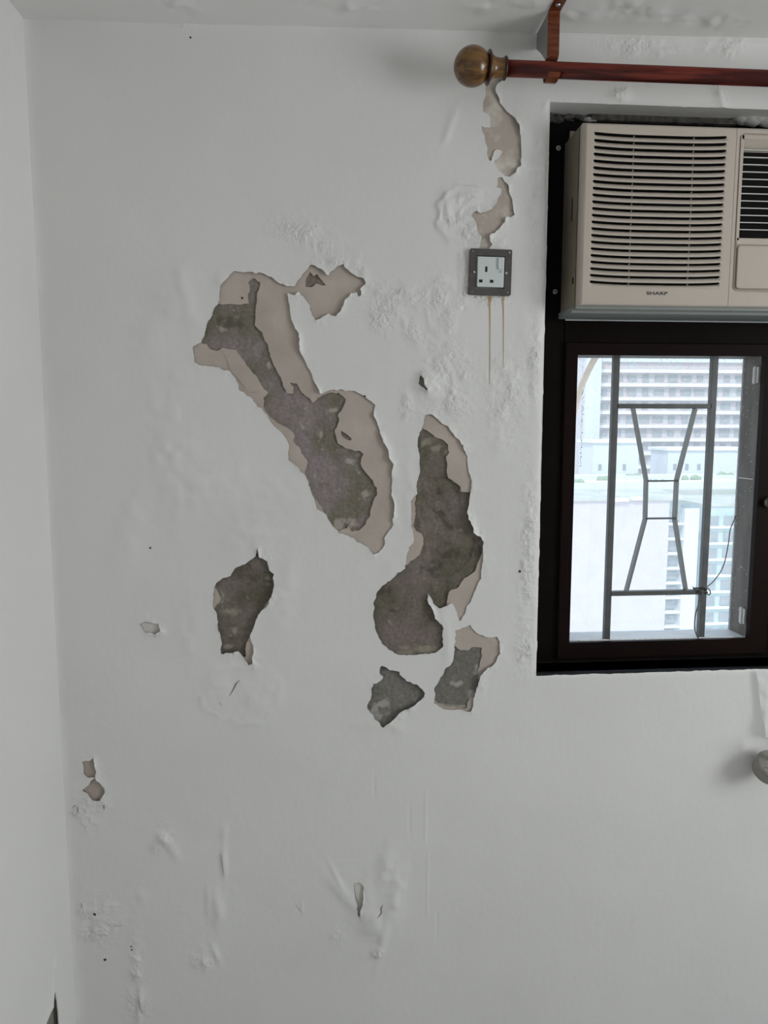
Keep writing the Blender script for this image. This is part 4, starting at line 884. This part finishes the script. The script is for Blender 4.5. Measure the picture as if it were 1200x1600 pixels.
# nearer tower with blank wall
Y2 = 80; zt = wz(782, Y2)
nt_ = ext('tower_block', 'nearer tower with a blank pinkish white wall and window columns', 'building', (wx(980, Y2), Y2, GZ))
xa, xb, xc, xd = wx(893, Y2), wx(1052, Y2), wx(1078, Y2), wx(1101, Y2)
finish('wall', B(xa, xb, Y2, Y2+12, GZ, zt), 'x_white', nt_); 
finish('recess_wall', B(xb, xc, Y2+1.2, Y2+12, GZ, zt), 'x_teal', nt_); finish('pier', B(xc, xd, Y2+.2, Y2+12, GZ, zt-1), 'x_bluewhite', nt_)
finish('left_wing', B(xa-14, xa, Y2+2, Y2+12, GZ, zt-1), 'x_teal', nt_)
pd = ext('podium_block', 'broad low building with a pale concrete roof behind the tower', 'building', (wx(1000, 115), 98, GZ))
finish('roof', B(xa-30, wx(1400, 110), 97, 122, zt-3, zt-.3), 'x_roof', pd); finish('wall', B(xa-29, wx(1390, 110), 97.5, 121.5, GZ, zt-3), 'x_white', pd)
finish('roof_slab', B(xa-14.3, xd+.1, Y2-.3, Y2+12.2, zt, zt+.25), 'x_roof', nt_)
for q in range(11):
    zz_ = zt-1.6-q*1.75
    finish('window', B(xb+.25, xc-.25, Y2+.95, Y2+1.15, zz_-.95, zz_), 'x_win', nt_); finish('sill_ledge', B(xb+.02, xc-.02, Y2+.2, Y2+1.25, zz_-1.32, zz_-1.1), 'x_ledge', nt_)
    finish('sill_ledge', B(xa-.9, xa-.02, Y2+1.1, Y2+2.1, zz_-1.3-q*.8, zz_-1.0-q*.8), 'x_ledge', nt_)
for a, b, c_, d in [(962, 984, 778, 783), (991, 1006, 776, 781)]: finish('roof_vent', B(wx(a, Y2), wx(b, Y2), Y2-.5, Y2+.4, wz(d, Y2), wz(c_, Y2)), 'x_ledge', nt_)
# parapets and pipes across the roof deck
rr = random.Random(2)
for q in range(6):
    yy = 99+q*3.9; xx = wx(880, Y2)-6; tp = zt+rr.uniform(.1, .6)
    p = finish('parapet', B(xx, wx(1400, 100), yy, yy+.35, zt-.3, tp), 'x_ledge' if q % 2 else 'x_bluewhite', None)
    p['label'] = ['nearest', 'second nearest', 'third nearest', 'third farthest', 'second farthest', 'farthest'][q]+' of the low pale parapets running across the rooftop'; p['category'] = 'parapet'; p['group'] = 'rooftop parapets'
for q, px_ in enumerate([905, 945, 990, 1030, 1085, 1140]):
    yy = 101.2+(q % 3)*7.8; bm = bmesh.new(); xx = wx(px_, yy)
    for w_ in range(7): lump(bm, (xx+rr.uniform(-1.3, 1.3), yy+rr.uniform(-.4, .4), zt+.05+rr.random()*.3), rr.uniform(.35, .6), q*9+w_)
    zmin = min(v.co.z for v in bm.verts); bmesh.ops.translate(bm, verts=bm.verts, vec=(0, 0, zt-.29-zmin))
    o = finish('rooftop_shrub', bm, 'x_green', None, smooth=True); o['label'] = ['leftmost', 'second from left', 'third from left', 'third from right', 'second from right', 'rightmost'][q]+' low green shrub on the rooftop behind the tower'; o['category'] = 'shrub'; o['group'] = 'plants on the rooftop'
# teal tower at the right
Y3 = 84; xe, xf = wx(1104, Y3), wx(1290, Y3); tt = ext('teal_tower', 'pale teal tower with rows of windows at the right of the view', 'building', ((xe+xf)/2, Y3, GZ))
finish('wall', B(xe, xf, Y3, Y3+12, GZ, zt-1.2), 'x_teal', tt); finish('roof', B(xe, xf, Y3-.2, Y3+12, zt-1.2, zt-.9), 'x_roof', tt)
for q in range(9):
    zz_ = zt-2.4-q*2.0
    finish('sill_ledge', B(xe+.1, xf-.1, Y3-.5, Y3+.1, zz_-1.45, zz_-1.2), 'x_ledge', tt)
    for s_ in range(5):
        xx = xe+.5+s_*2.3
        if xx+1.6 < xf: finish('window', B(xx, xx+1.6, Y3-.12, Y3+.05, zz_-1.1, zz_), 'x_win', tt)
